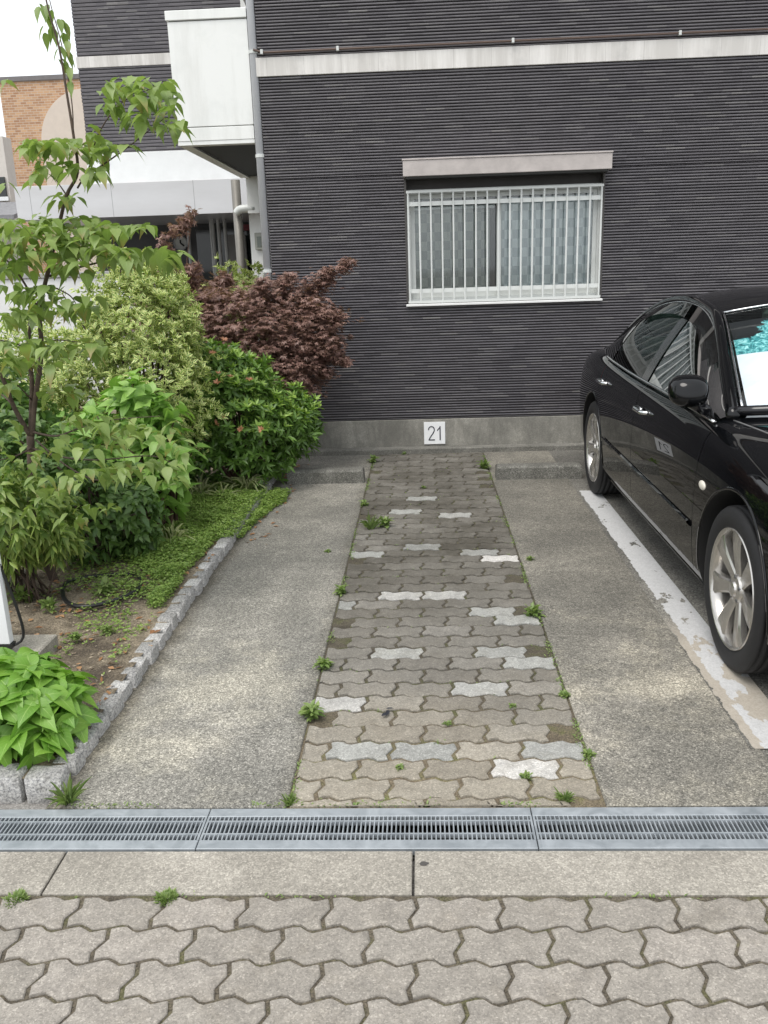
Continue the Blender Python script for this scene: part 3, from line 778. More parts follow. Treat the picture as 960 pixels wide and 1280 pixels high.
# white garden wall behind the trees (far left)
b = MB(); b.box(-9, -3.2, 11.2, 11.35, -.03, 1.62, .01); gw = b.build('garden_wall', simple('white_wall_paint', (.72, .73, .73), .6, var=.06))
tag(gw, 'low white rendered wall glimpsed through the dogwood leaves at left', 'wall')
b = MB(); b.box(-9.03, -3.17, 11.17, 11.38, 1.62, 1.68, .006); b.build('coping', simple('wall_coping', (.34, .34, .34), .6), gw)

# ================================================================== leaves
def tmpl(rows, fold=.12, droop=.0):
    """rows: (t, halfwidth) -> 3 verts a row; returns template arrays"""
    V = []; U = []; F = []
    for (t, w) in rows:
        for a in (-1, 0, 1):
            V.append((a*w, t, abs(a)*w*fold-droop*t*t)); U.append((a*.5+.5, t))
    for i in range(len(rows)-1):
        for j in range(2): F.append((i*3+j, i*3+j+1, i*3+3+j+1, i*3+3+j))
    return np.array(V), np.array(U), F
T_SMALL = tmpl([(0, .02), (.45, .5), (1, .02)], .25, .1)
T_MED = tmpl([(0, .04), (.3, .45), (.65, .40), (1, .01)], .22, .18)
T_BIG = tmpl([(0, .02), (.08, .24), (.2, .42), (.38, .5), (.56, .43), (.74, .26), (.88, .10), (1, .0)], .22, .26)
T_ROUND = tmpl([(0, .02), (.07, .24), (.18, .43), (.34, .5), (.52, .46), (.70, .32), (.86, .13), (1, .0)], .28, .30)
T_BIGD = tmpl([(0, .02), (.12, .33), (.35, .5), (.60, .37), (.82, .12), (1, .0)], .24, .30)
T_BLADE = tmpl([(0, .5), (.25, .5), (.5, .42), (.75, .3), (1, .02)], .3, 0)
def palm_t():
    V = []; U = []; F = []
    for k, (ang, L, w) in enumerate(((0, 1, .13), (38, .86, .12), (-38, .86, .12), (78, .6, .10), (-78, .6, .10))):
        c, s = math.cos(rad(ang)), math.sin(rad(ang)); b = len(V)
        for (x, t, h) in ((0, 0, 0), (-w, .45*L, .03), (w, .45*L, .03), (0, L, -.12)):
            V.append((x*c+t*s, t*c-x*s, h)); U.append((x/w*.5+.5, t))
        F.append((b, b+2, b+3, b+1))
    return np.array(V), np.array(U), F
T_PALM = palm_t()
def norm(a): return a/(np.linalg.norm(a, axis=-1, keepdims=True)+1e-9)
class Leaves:
    def __init__(s): s.V = []; s.U = []; s.F = []; s.n = 0; s.MI = []
    def add(s, base, d, nrm, L, Wd, T, droop=0., mi=0):
        base = np.asarray(base, float); n = len(base)
        if n == 0: return
        d = norm(np.asarray(d, float)); nrm = np.asarray(nrm, float)
        side = norm(np.cross(d, nrm)); up = norm(np.cross(side, d))
        L = np.broadcast_to(np.asarray(L, float), (n,))[:, None, None]; Wd = np.broadcast_to(np.asarray(Wd, float), (n,))[:, None, None]
        TV, TU, TF = T
        p = base[:, None, :]+side[:, None, :]*(TV[None, :, 0:1]*Wd)+d[:, None, :]*(TV[None, :, 1:2]*L)+up[:, None, :]*(TV[None, :, 2:3]*L*.6)
        if np.any(droop): p[:, :, 2] -= np.broadcast_to(np.asarray(droop, float), (n,))[:, None]*(TV[None, :, 1]**2)*L[:, :, 0]
        m = len(TV); q = len(TF[0]); F = np.array(TF)
        idx = F[None]+(np.arange(n)*m)[:, None, None]+s.n
        s.V.append(p.reshape(-1, 3)); s.U.append(np.tile(TU, (n, 1))); s.F.append(idx.reshape(-1, q)); s.n += n*m
        s.MI.append(np.full(n*len(TF), mi))
    def build(s, name, mats, parent=None):
        V = np.concatenate(s.V); U = np.concatenate(s.U); F = np.concatenate(s.F); MI = np.concatenate(s.MI)
        me = bpy.data.meshes.new(name); me.vertices.add(len(V)); me.vertices.foreach_set('co', V.ravel())
        me.loops.add(F.size); me.loops.foreach_set('vertex_index', F.ravel().astype(np.int32))
        me.polygons.add(len(F)); me.polygons.foreach_set('loop_start', (np.arange(len(F))*F.shape[1]).astype(np.int32))
        me.polygons.foreach_set('material_index', MI.astype(np.int32))
        for m in (mats if isinstance(mats, (list, tuple)) else [mats]): me.materials.append(m)
        uv = me.uv_layers.new(name='UVMap'); uv.data.foreach_set('uv', U[F.ravel()].ravel())
        me.polygons.foreach_set('use_smooth', [True]*len(F))
        me.update(calc_edges=True); me.validate()
        return link_mesh(name, me, parent)
RS = np.random.RandomState(7)
def rdir(n):
    return norm(RS.normal(size=(n, 3)))
def blob(ells, n, lump=.22, freq=3.2, shell=(.62, 1.0), zmin=.04, seed=0., clip=None):
    """points spread through the outer layer of a union of ellipsoids, with a lumpy outline"""
    E_ = np.array([(*e,) for e in ells], float)
    area = (E_[:, 3]*E_[:, 4]+E_[:, 3]*E_[:, 5]+E_[:, 4]*E_[:, 5]); pr = area/area.sum()
    P = []; N = []; cnt = 0; guard = 0
    while cnt < n and guard < 60:
        guard += 1
        k = RS.choice(len(E_), size=n, p=pr); d = rdir(n)
        rr = shell[0]+(shell[1]-shell[0])*RS.rand(n)**.6
        lu = np.array([noise.noise(Vector((a*freq*.5+seed+kk, b_*freq*.5, c_*freq*.5))) for (a, b_, c_), kk in zip(d*2, k)])
        rr = rr*(1+lump*lu*1.6)
        p = E_[k, :3]+d*E_[k, 3:6]*rr[:, None]
        inside = np.zeros(n, bool)
        for j in range(len(E_)):
            q = (p-E_[j, :3])/E_[j, 3:6]; inside |= ((q**2).sum(1) < .45) & (k != j)
        ok = (~inside) & (p[:, 2] > zmin)
        if clip is not None: ok &= clip(p)
        P.append(p[ok]); N.append(norm(d[ok]/E_[k[ok], 3:6])); cnt += ok.sum()
    return np.concatenate(P)[:n], np.concatenate(N)[:n]
def whorls(lv, P, N, k, L, Wd, T, up=.6, spread=.9, droop=.1, mi=0, jl=.25, stem=.0):
    n = len(P); ax = norm(N+np.array([0, 0, up])+RS.normal(size=(n, 3))*.35)
    a = norm(np.cross(ax, np.array([.31, .77, .2]))); b_ = np.cross(ax, a)
    for i in range(k):
        th = 2*PI*i/k+RS.rand(n)*.8; e = spread*(.75+.5*RS.rand(n))
        d = norm(ax+(a*np.cos(th)[:, None]+b_*np.sin(th)[:, None])*e[:, None]*1.3)
        Lr = L*(1-jl+2*jl*RS.rand(n))
        lv.add(P+ax*stem*(RS.rand(n)[:, None]-.6), d, ax+RS.normal(size=(n, 3))*.2, Lr, Lr*Wd/L, T, droop, mi)
def stems(parent, base, P, n, r0=.012, mat=None, name='stems', sag=.0):
    b = MB(); idx = RS.choice(len(P), min(n, len(P)), replace=False)
    for i in idx:
        p0 = Vector(base)+Vector((RS.uniform(-.08, .08), RS.uniform(-.08, .08), 0)); p1 = Vector(P[i])
        m = p0.lerp(p1, .5)+Vector((RS.uniform(-.05, .05), RS.uniform(-.05, .05), .08+RS.uniform(0, .08)))
        c = catmull([p0, m, p1], 4); b.tube(c, list(np.linspace(r0, r0*.3, len(c))), 5)
    return b.build(name, mat or M_bark, parent, smooth=True)

# ================================================================== garden ground
def zsoil(x, y): return .045+.03*noise.noise(Vector((x*1.5, y*1.5, 0)))+.012*noise.noise(Vector((x*9, y*9, 3)))
b = MB(); rows = []
for yy in np.arange(2.38, 11.2, .07):
    row = []
    for xx in np.linspace(-6.5, -1.195, 76):
        row.append((xx, yy, zsoil(xx, yy)))
    rows.append(row)
b.grid(rows); gs = struct(b.build('soil', M_soil, smooth=True))
b = MB(); b.box(-6.5, -1.18, 11.2, 11.25, -.04, .03); struct(b.build('soil_edge', M_kerb))

# granite edging -----------------------------------------------------
edging = empty('granite_edging', (-1.2, 4.4, 0)); tag(edging, 'row of rough grey granite setts edging the garden bed', 'edging')
def sett(cx, cy, sx, sy, h, rot):
    bm = bmesh.new(); bmesh.ops.create_cube(bm, size=1)
    bmesh.ops.subdivide_edges(bm, edges=bm.edges[:], cuts=3, use_grid_fill=True)
    sd_ = random.random()*50
    for v in bm.verts:
        p = v.co.copy(); p.x *= sx; p.y *= sy; p.z = (p.z+.5)*(h+.05)-.05
        l = max(abs(v.co.x), abs(v.co.y))
        # rounded arrises
        ed = sum(1 for q in (v.co.x, v.co.y, v.co.z) if abs(q) > .49)
        if ed >= 2: p.x *= .92; p.y *= .84; p.z -= .008 if v.co.z > 0 else 0
        nz = noise.noise_vector(Vector((p.x*22+sd_, p.y*22, p.z*22)))*.0042
        v.co = p+nz
    bmesh.ops.rotate(bm, verts=bm.verts, cent=(0, 0, 0), matrix=Matrix.Rotation(rot, 3, 'Z'))
    bmesh.ops.translate(bm, verts=bm.verts, vec=(cx, cy, 0))
    me = bpy.data.meshes.new('stone'); bm.to_mesh(me); bm.free(); me.materials.append(M_granite)
    me.polygons.foreach_set('use_smooth', [True]*len(me.polygons)); me.set_sharp_from_angle(angle=rad(38))
    return link_mesh('stone', me, edging)
random.seed(21)
y = 2.46
while y < 7.4:
    L = random.uniform(.098, .135); sett(-1.203+random.uniform(-.005, .005), y+L/2, random.uniform(.070, .080), L-.006, random.uniform(.052, .064), random.uniform(-.04, .04)); y += L+.003
x = -1.165
for i in range(10):
    L = random.uniform(.105, .14); sett(x-L/2, 2.405+random.uniform(-.004, .004), L-.006, .092, random.uniform(.062, .074), random.uniform(-.05, .05)); x -= L+.003

# clover ground cover ---------------------------------------------------
def in_clover(p):
    x, y = p
    if y > 6.55 or x < -2.4: return 0
    n = noise.noise(Vector((x*3, y*3, 1)))*.5+noise.noise(Vector((x*8, y*8, 5)))*.3
    if x > -1.262:
        if y > 4.9 and x < -1.17+(y-4.9)*.16+.08*n and y < 6.2: return .9
        return .0
    d = y-(4.35+n*.5)+(x+1.55)*1.6
    if d > 0: return 1.
    return max(0., .20+.9*n+d*.25)
lv = Leaves(); pts = []
while len(pts) < 44000:
    x, y = random.uniform(-2.3, -.9), random.uniform(3.0, 6.5)
    if random.random() < in_clover((x, y)): pts.append((x, y, (zsoil(x, y) if x < -1.16 else .0)+random.random()**1.3*(.042+.05*noise.noise(Vector((x*6, y*6, 9))))+.004))
P = np.array(pts); n = len(P)
for i in range(3):
    th = RS.rand(n)*2*PI; d = np.stack([np.cos(th), np.sin(th), RS.uniform(-.1, .6, n)], 1)
    lv.add(P, d, np.tile([0, 0, 1.], (n, 1))+RS.normal(size=(n, 3))*.35, RS.uniform(.008, .017, n), RS.uniform(.006, .012, n), T_SMALL)
tag(lv.build('clover', M_clo), 'low bright green clover covering the bed beside the granite edging', 'ground cover', kind='stuff')
# leaf litter
lv = Leaves(); n = 800; P = np.stack([RS.uniform(-2.6, -1.2, n), RS.uniform(2.6, 6.6, n), np.zeros(n)], 1); P[:, 2] = [zsoil(a, b_)+.006 for a, b_ in P[:, :2]]
P2 = np.stack([RS.uniform(-1.15, -.96, 70)+0, RS.uniform(4.9, 7.2, 70), np.full(70, .004)], 1); P = np.concatenate([P, P2]); n = len(P)
th = RS.rand(n)*6.28; lv.add(P, np.stack([np.cos(th), np.sin(th), RS.uniform(-.05, .3, n)], 1), np.tile([0, 0, 1.], (n, 1))+RS.normal(size=(n, 3))*.3, RS.uniform(.02, .05, n), RS.uniform(.012, .025, n), T_SMALL)
tag(lv.build('leaf_litter', M_dry), 'dry brown leaf litter on the soil and along the track edge', 'leaf litter', kind='stuff')

lv = Leaves(); n = 2600; P = np.stack([RS.uniform(-2.6, -1.26, n), RS.uniform(2.7, 5.0, n), np.zeros(n)], 1); P[:, 2] = [zsoil(a, b_)+.004 for a, b_ in P[:, :2]]
th = RS.rand(n)*6.28; lv.add(P, np.stack([np.cos(th), np.sin(th), RS.uniform(-.1, .4, n)], 1), np.tile([0, 0, 1.], (n, 1))+RS.normal(size=(n, 3))*.4, RS.uniform(.006, .022, n), RS.uniform(.004, .010, n), T_SMALL)
tag(lv.build('bark_chips', leafmat('pale_chips', (.16, .12, .085), (.48, .41, .31), trans=.0, rough=.9)), 'small pale chips and crumbs scattered on the bare soil', 'chips', kind='stuff')

# ================================================================== plants
def shrub(name, label, cat, base, ells, nclus, k, L, Wd, T, mats, up=.6, spread=.9, droop=.1, lump=.22, freq=3.2, shell=(.6, 1.), extra=None, nst=26, stm=None, zmin=.06, seed=0., group=None, stem=.05, r0=.012, clip=None):
    root = empty(name, base); tag(root, label, cat, group)
    P, N = blob(ells, nclus, lump, freq, shell, zmin, seed, clip)
    lv = Leaves(); whorls(lv, P, N, k, L, Wd, T, up, spread, droop, 0, stem=stem)
    if extra: extra(lv, P, N)
    lv.build('foliage', mats, root); stems(root, base, P, nst, r0, stm)
    return root

# variegated shrub, tall
shrub('variegated_shrub', 'tall shrub of small cream-edged leaves between the dogwood and the red maple', 'shrub', (-1.95, 5.95, .03),
      [(-1.93, 5.95, 1.15, .40, .42, .58), (-1.80, 5.80, .85, .36, .36, .50), (-2.25, 5.9, .80, .40, .40, .52), (-1.82, 6.0, 1.45, .24, .28, .26), (-1.72, 5.9, 1.22, .22, .25, .30)],
      3400, 7, .042, .019, T_SMALL, M_var, up=.8, spread=1.2, droop=.0, lump=.30, freq=5, nst=40, seed=2.)
shrub('variegated_shrub', 'lower cream-edged shrub in front of the entrance behind the red maple', 'shrub', (-1.72, 8.6, .0),
      [(-1.70, 8.6, 1.1, .42, .35, .55), (-2.1, 8.7, .95, .4, .35, .5)], 1500, 7, .046, .021, T_SMALL, M_var, up=.8, spread=1.2, droop=0, lump=.3, freq=5, seed=7.)
shrub('variegated_shrub', 'sparse cream-leaved shrub at the far left behind the dogwood trunk', 'shrub', (-2.85, 6.3, .03),
      [(-2.85, 6.3, .75, .45, .4, .6), (-3.4, 6.5, .7, .45, .4, .5)], 1500, 6, .045, .02, T_SMALL, M_var, up=.8, spread=1.2, droop=0, lump=.3, freq=5, seed=9.)
# azalea
def aza_extra(lv, P, N):
    ok = (N[:, 2] > .1) & (RS.rand(len(P)) < .62); Q = P[ok]+N[ok]*.02
    whorls(lv, Q, N[ok], 6, .055, .018, T_MED, 1.0, .8, .05, 1)
    hot = np.array([[-1.32, 5.95, 1.02], [-1.55, 6.05, 1.0], [-1.08, 6.0, .78], [-1.35, 5.85, .62], [-1.2, 5.85, .38]])
    d = np.min(np.linalg.norm(P[:, None]-hot[None], axis=2), axis=1)
    ok = (d < .20) & (RS.rand(len(P)) < .15); whorls(lv, P[ok]+N[ok]*.06, N[ok], 7, .034, .016, T_SMALL, .8, 1.2, 0, 2)
shrub('azalea_bush', 'dense green azalea with pale new shoots and faded salmon flowers at the track end', 'azalea', (-1.38, 6.35, .03),
      [(-1.44, 6.35, .60, .40, .40, .40), (-1.21, 6.37, .46, .28, .34, .34), (-1.50, 6.3, .82, .30, .32, .28), (-1.70, 6.2, .5, .32, .34, .40), (-1.02, 6.62, .46, .20, .24, .24)],
      2000, 6, .068, .023, T_MED, [M_aza, M_azy, M_azf], up=.5, spread=1.0, droop=.05, lump=.30, freq=4, extra=aza_extra, nst=50, stm=M_bark2, seed=4.)
# red maple: weeping layers
mroot = empty('red_maple', (-1.12, 7.15, .0)); tag(mroot, 'purple-red Japanese maple with weeping crown against the dark tile wall', 'tree')
P, N = blob([(-1.38, 7.1, 1.22, .50, .34, .26), (-1.05, 7.05, 1.15, .38, .30, .28), (-1.30, 6.95, 1.0, .42, .28, .24), (-1.02, 7.0, .86, .26, .26, .28), (-1.55, 7.1, 1.25, .28, .26, .20), (-.82, 7.0, 1.22, .17, .22, .16), (-.78, 7.0, 1.0, .13, .2, .12)],
            2300, .5, 6, (.5, 1.), .4, 12., clip=lambda p: (p[:, 1] < 7.56))
lv = Leaves()
def spray(p0, p1, n, wob=.05, hang=.10):
    p0 = np.array(p0); p1 = np.array(p1); t = RS.rand(n)**.8
    Q = p0+(p1-p0)*t[:, None]+RS.normal(size=(n, 3))*wob*(1.1-t[:, None]); return Q
ex = []
for a, c2 in (((-.95, 7.1, 1.32), at(440, 324, 7.0)), ((-1.0, 7.1, 1.35), at(415, 335, 7.0)), ((-.9, 7.05, 1.2), at(428, 395, 6.95)), ((-.9, 7.0, 1.12), at(432, 455, 6.95)),
              ((-.92, 7.0, 1.0), at(410, 470, 6.95)), ((-1.2, 7.1, 1.35), at(365, 342, 7.0)), ((-1.6, 7.1, 1.3), at(236, 372, 7.0)), ((-1.0, 7.0, .9), at(390, 440, 6.95)), ((-1.3, 7.0, 1.35), at(330, 350, 6.9))):
    Q = spray(a, c2, 75, .045); Q[:, 1] = np.minimum(Q[:, 1], 7.55); ex.append(Q)
EXP = np.concatenate(ex); P = np.concatenate([P, EXP]); N = np.concatenate([N, norm(np.tile([.3, -.5, .3], (len(EXP), 1))+RS.normal(size=(len(EXP), 3))*.3)])
n = len(P)
for i in range(6):
    d = norm(N*np.array([.9, .9, .15])+RS.normal(size=(n, 3))*np.array([.6, .6, .22])+np.array([0, 0, -.28])); off = RS.normal(size=(n, 3))*np.array([.03, .03, .014])
    lv.add(P+off, d, np.array([0, 0, 1.])+N*.25+RS.normal(size=(n, 3))*.25, RS.uniform(.022, .040, n), RS.uniform(.034, .054, n), T_PALM, .18)
lv.build('crown', M_map, mroot)
b = MB()
b.tube(catmull([(-1.12, 7.15, 0), (-1.10, 7.13, .35), (-1.16, 7.12, .7), (-1.22, 7.1, 1.1)], 4), [.035]*5+[.03]*4+[.022]*3+[.015], 8)
for p in (at(420, 335, 7.0), at(428, 420, 6.95), at(380, 360, 7.0), at(300, 380, 7.0), at(250, 385, 7.0), at(400, 460, 6.95), at(330, 420, 6.9), at(350, 355, 7.05)):
    s0 = Vector((-1.17, 7.12, .6+RS.rand()*.4)); e = Vector(p); m = s0.lerp(e, .5)+Vector((0, 0, .12))
    c_ = catmull([s0, m, e], 5); b.tube(c_, list(np.linspace(.013, .003, len(c_))), 5)
b.build('trunk', M_bark2, mroot, smooth=True)
# second maple with thin sprays nearer the canopy
m2 = empty('red_maple', (-2.15, 7.7, 0)); tag(m2, 'smaller red maple with thin sprays rising in front of the metal canopy', 'tree')
lv = Leaves(); ex = []
for a, c2 in (((-2.1, 7.6, 1.45), at(205, 300, 7.5)), (at(205, 300, 7.5), at(243, 265, 7.5)), ((-2.0, 7.6, 1.4), at(190, 340, 7.5)), ((-2.1, 7.6, 1.4), at(245, 335, 7.5)), ((-2.2, 7.6, 1.35), at(215, 370, 7.5)), ((-2.3, 7.6, 1.3), at(165, 345, 7.5)), ((-2.6, 7.6, 1.1), at(110, 430, 7.5)), ((-1.8, 7.6, 1.4), at(285, 345, 7.5))):
    ex.append(spray(a, c2, 34 if c2[2] > 1.7 else 80, .03 if c2[2] > 1.7 else .05))
P = np.concatenate(ex); P2, _ = blob([(-2.05, 7.65, 1.40, .42, .25, .20), (-2.5, 7.6, 1.1, .35, .25, .25)], 500, .3, 5, (.4, 1.), .4, 3.); P = np.concatenate([P, P2]); n = len(P)
for i in range(4):
    lv.add(P+RS.normal(size=(n, 3))*.025, norm(RS.normal(size=(n, 3))+np.array([0, 0, -.3])), np.array([0, 0, 1.])+RS.normal(size=(n, 3))*.5, RS.uniform(.035, .055, n), RS.uniform(.05, .07, n), T_PALM, .1)
lv.build('crown', M_map, m2)
b = MB(); b.tube([(-2.15, 7.7, 0), (-2.13, 7.68, .7), (-2.1, 7.65, 1.3)], [.03, .024, .012], 7)
for p in (at(205, 300, 7.5), at(240, 268, 7.5), at(245, 335, 7.5), at(165, 345, 7.5), at(190, 340, 7.5), at(110, 430, 7.5)):
    s0 = Vector((-2.12, 7.67, 1.0)); e = Vector(p); c_ = catmull([s0, s0.lerp(e, .5)+Vector((0, 0, .06)), e], 4); b.tube(c_, list(np.linspace(.009, .003, len(c_))), 5)
b.build('trunk', M_bark2, m2, smooth=True)

# bush with big light leaves, middle
shrub('broadleaf_bush', 'bright green broad-leaved bush in the middle of the bed by the clover', 'shrub', (-1.66, 5.2, .04),
      [(-1.80, 5.25, .62, .26, .26, .28), (-1.58, 5.2, .50, .15, .2, .22), (-1.98, 5.1, .55, .22, .26, .30), (-1.76, 5.2, .86, .16, .18, .14), (-1.58, 5.15, .78, .10, .12, .10), (-1.60, 5.1, .30, .11, .14, .14)],
      210, 5, .112, .064, T_BIG, M_hy2, up=.9, spread=1.15, droop=.22, lump=.3, freq=3, nst=60, stm=M_bark2, shell=(.45, 1.), seed=5., stem=.1)
# foreground hydrangea
shrub('hydrangea', 'lush light green hydrangea spilling over the granite corner in the foreground', 'hydrangea', (-1.46, 2.68, .03),
      [(-1.46, 2.68, .19, .21, .19, .12), (-1.66, 2.70, .20, .24, .21, .13), (-1.33, 2.68, .15, .13, .16, .09), (-1.34, 2.55, .10, .12, .10, .07), (-1.52, 2.52, .12, .2, .10, .08)],
      250, 5, .098, .062, T_ROUND, M_hyd, up=.7, spread=1.5, droop=.42, lump=.25, freq=3, nst=50, stm=simple('green_stem', (.14, .22, .06), .6), shell=(.5, 1.), seed=6., stem=.05, r0=.005)
# lower left yellowish weeping shrub and shade shrubs
shrub('narrow_leaf_shrub', 'shrub with narrow yellow-green hanging leaves at the lower left edge', 'shrub', (-1.98, 4.0, .04),
      [(-1.98, 3.95, .50, .24, .24, .20), (-2.12, 4.0, .42, .26, .24, .22), (-1.80, 3.98, .42, .12, .16, .14)], 420, 6, .062, .022, T_MED, M_nan, up=-.3, spread=.8, droop=.5, lump=.3, freq=4, nst=22, seed=8., r0=.006)
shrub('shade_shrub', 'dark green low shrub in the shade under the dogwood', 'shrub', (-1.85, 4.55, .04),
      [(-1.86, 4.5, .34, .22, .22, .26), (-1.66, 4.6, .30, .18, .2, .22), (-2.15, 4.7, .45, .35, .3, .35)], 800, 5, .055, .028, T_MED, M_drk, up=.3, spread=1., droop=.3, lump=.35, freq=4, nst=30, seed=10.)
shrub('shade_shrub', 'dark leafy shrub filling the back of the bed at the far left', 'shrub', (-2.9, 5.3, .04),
      [(-2.75, 5.2, .6, .5, .45, .6), (-3.4, 5.0, .6, .55, .5, .6), (-2.4, 5.0, .5, .35, .4, .5)], 1300, 5, .07, .035, T_MED, M_drk, up=.5, spread=1., droop=.3, lump=.35, freq=4, nst=30, seed=13.)

# dogwood tree ----------------------------------------------------------
dog = empty('dogwood_tree', (-2.0, 4.25, .0)); tag(dog, 'slender multi-stemmed dogwood with tiers of drooping pointed leaves at left', 'tree')
YD = 4.2
def A(x, y, dy=0.): return Vector(at(x, y, YD+dy))
def AA(l, dy0=0., dy1=0.):
    n_ = len(l); return [A(x, y, dy0+(dy1-dy0)*i/max(1, n_-1)) for i, (x, y) in enumerate(l)]
b = MB()
trunk0 = [Vector((-1.96, 4.25, .0)), A(42, 660), A(40, 600), A(38, 545)]
c_ = catmull(trunk0, 5); b.tube(c_, list(np.linspace(.025, .019, len(c_))), 9)
limbs = [([(38, 545), (18, 510), (2, 470), (-30, 410)], .017, .009, -.1), ([(38, 545), (40, 480), (36, 440), (38, 410), (58, 350), (66, 320)], .016, .008, .05),
         ([(40, 545), (44, 500), (52, 440), (50, 390), (62, 330), (72, 290), (83, 245), (97, 215), (92, 170), (84, 120), (74, 60), (60, 10), (52, -30)], .017, .0035, -.03),
         ([(84, 245), (75, 232), (68, 222)], .005, .002, 0), ([(85, 245), (90, 232), (96, 222)], .005, .002, 0),
         ([(97, 235), (112, 208), (122, 170), (150, 130), (195, 108)], .006, .002, -.2), ([(100, 225), (130, 205), (165, 180), (205, 148)], .006, .002, -.25),
         ([(92, 190), (90, 130), (78, 60), (64, 8), (58, -20)], .004, .002, .1),
         ([(50, 390), (28, 350), (8, 325), (-20, 310)], .008, .003, -.1), ([(66, 330), (90, 300), (130, 290), (160, 285)], .007, .002, -.2), ([(62, 345), (95, 335), (140, 325), (180, 322), (205, 322)], .008, .002, -.3),
         ([(70, 360), (88, 370), (98, 385)], .005, .002, .1), ([(45, 430), (70, 425), (100, 428)], .006, .002, -.25), ([(45, 440), (20, 430), (0, 425)], .006, .003, -.25),
         ([(40, 540), (70, 545), (100, 535), (140, 525), (200, 520)], .008, .002, -.35), ([(40, 560), (70, 570), (120, 575), (190, 570), (225, 585)], .007, .002, -.45), ([(40, 560), (20, 570), (0, 575)], .006, .003, -.3),
         ([(45, 550), (80, 580), (120, 600), (160, 595)], .006, .002, -.4), ([(40, 500), (20, 480), (0, 470)], .005, .002, -.2), ([(38, 540), (10, 500), (-20, 480)], .007, .003, .2), ([(40, 400), (10, 395), (-15, 385)], .006, .002, -.1)]
for l, r0, r1, dy in limbs:
    c_ = catmull(AA(l, 0, dy), 5); b.tube(c_, list(np.linspace(r0*.78, r1*.85, len(c_))), 7)
b.build('trunk', M_bark, dog, smooth=True)
lv = Leaves()
# clusters: (px, py, half-width px, half-height px, depth offset, count)
cl = [(172, 108, 42, 12, -.2, 26), (195, 130, 28, 12, -.22, 16), (195, 152, 36, 12, -.25, 22), (225, 158, 8, 5, -.27, 3), (115, 165, 10, 8, -.1, 4), (155, 182, 10, 4, -.2, 3), (140, 128, 12, 14, -.15, 9),
      (85, 182, 58, 9, -.05, 34), (55, 180, 30, 8, -.1, 14), (115, 190, 26, 8, -.15, 14), (70, 212, 26, 12, -.1, 16), (110, 215, 18, 8, -.15, 9), (45, 228, 5, 6, -.1, 2), (72, 248, 10, 5, -.1, 4), (92, 246, 8, 5, -.1, 3),
      (30, 285, 45, 12, -.15, 26), (85, 285, 40, 18, -.15, 42), (150, 285, 38, 8, -.25, 20), (60, 310, 55, 16, -.2, 46), (110, 300, 22, 16, -.25, 16), (180, 316, 42, 9, -.35, 24), (215, 322, 12, 6, -.38, 6), (140, 320, 28, 10, -.3, 14), (20, 330, 30, 18, -.2, 22), (90, 335, 24, 12, -.25, 14),
      (25, 365, 32, 12, -.2, 14), (70, 385, 34, 12, -.25, 18), (20, 392, 26, 12, -.2, 12), (60, 365, 26, 10, -.2, 9), (100, 380, 22, 10, -.2, 9),
      (35, 432, 45, 10, -.3, 24), (85, 435, 32, 8, -.3, 14), (40, 452, 36, 6, -.32, 14), (115, 430, 14, 8, -.3, 5), (8, 400, 14, 10, -.2, 6),
      (6, 480, 14, 20, -.2, 9), (80, 490, 26, 10, -.1, 8), (10, 545, 14, 22, -.2, 8), (20, 575, 26, 10, -.3, 9), (50, 565, 20, 8, -.3, 6),
      (130, 530, 50, 14, -.35, 30), (175, 540, 50, 14, -.4, 28), (110, 555, 40, 12, -.4, 18), (165, 582, 56, 9, -.45, 26), (205, 600, 26, 10, -.45, 10), (120, 595, 40, 10, -.45, 18), (75, 600, 30, 10, -.45, 12), (60, 620, 26, 10, -.45, 8), (215, 560, 22, 12, -.4, 8), (90, 660, 20, 20, -.4, 10), (120, 640, 25, 14, -.4, 10),
      (8, 105, 6, 8, -.1, 2), (6, 232, 5, 6, -.1, 2), (-15, 300, 20, 30, -.1, 12), (-20, 420, 20, 40, -.1, 14)]
for (px, py, hw, hh, dy, cnt) in cl:
    n = int(cnt*(1.8 if py < 500 else 1.35)); X = px+hw*RS.uniform(-1, 1, n); Y_ = py+hh*RS.uniform(-1, .6, n)
    Pn = np.array([at(a, c2, YD+dy+RS.uniform(-.22, .16)) for a, c2 in zip(X, Y_)])
    th = RS.rand(n)*2*PI; d = np.stack([np.cos(th)*.8+.1, np.sin(th)*.8-.15, RS.uniform(-.65, .15, n)], 1)
    L = RS.uniform(.056, .088, n)*(.95 if py < 240 else 1.)*(.85 if py > 500 else 1.)
    lv.add(Pn, d, np.stack([np.cos(th)*.4, np.sin(th)*.4, np.ones(n)], 1)+RS.normal(size=(n, 3))*.15, L, L*RS.uniform(.58, .74, n), T_BIGD, RS.uniform(.15, .6, n))
# single leaves up the leader
n = 26; t_ = RS.rand(n); Pn = np.array([at(58+30*a+RS.uniform(-14, 14), 5+95*a+RS.uniform(-5, 5), YD) for a in t_]); th = RS.rand(n)*6.28
lv.add(Pn, np.stack([np.cos(th)*.6, np.sin(th)*.6, np.full(n, -.8)], 1), np.stack([np.cos(th), np.sin(th), np.ones(n)], 1), .065, .032, T_BIGD, .3)
lv.build('crown', M_dog, dog)

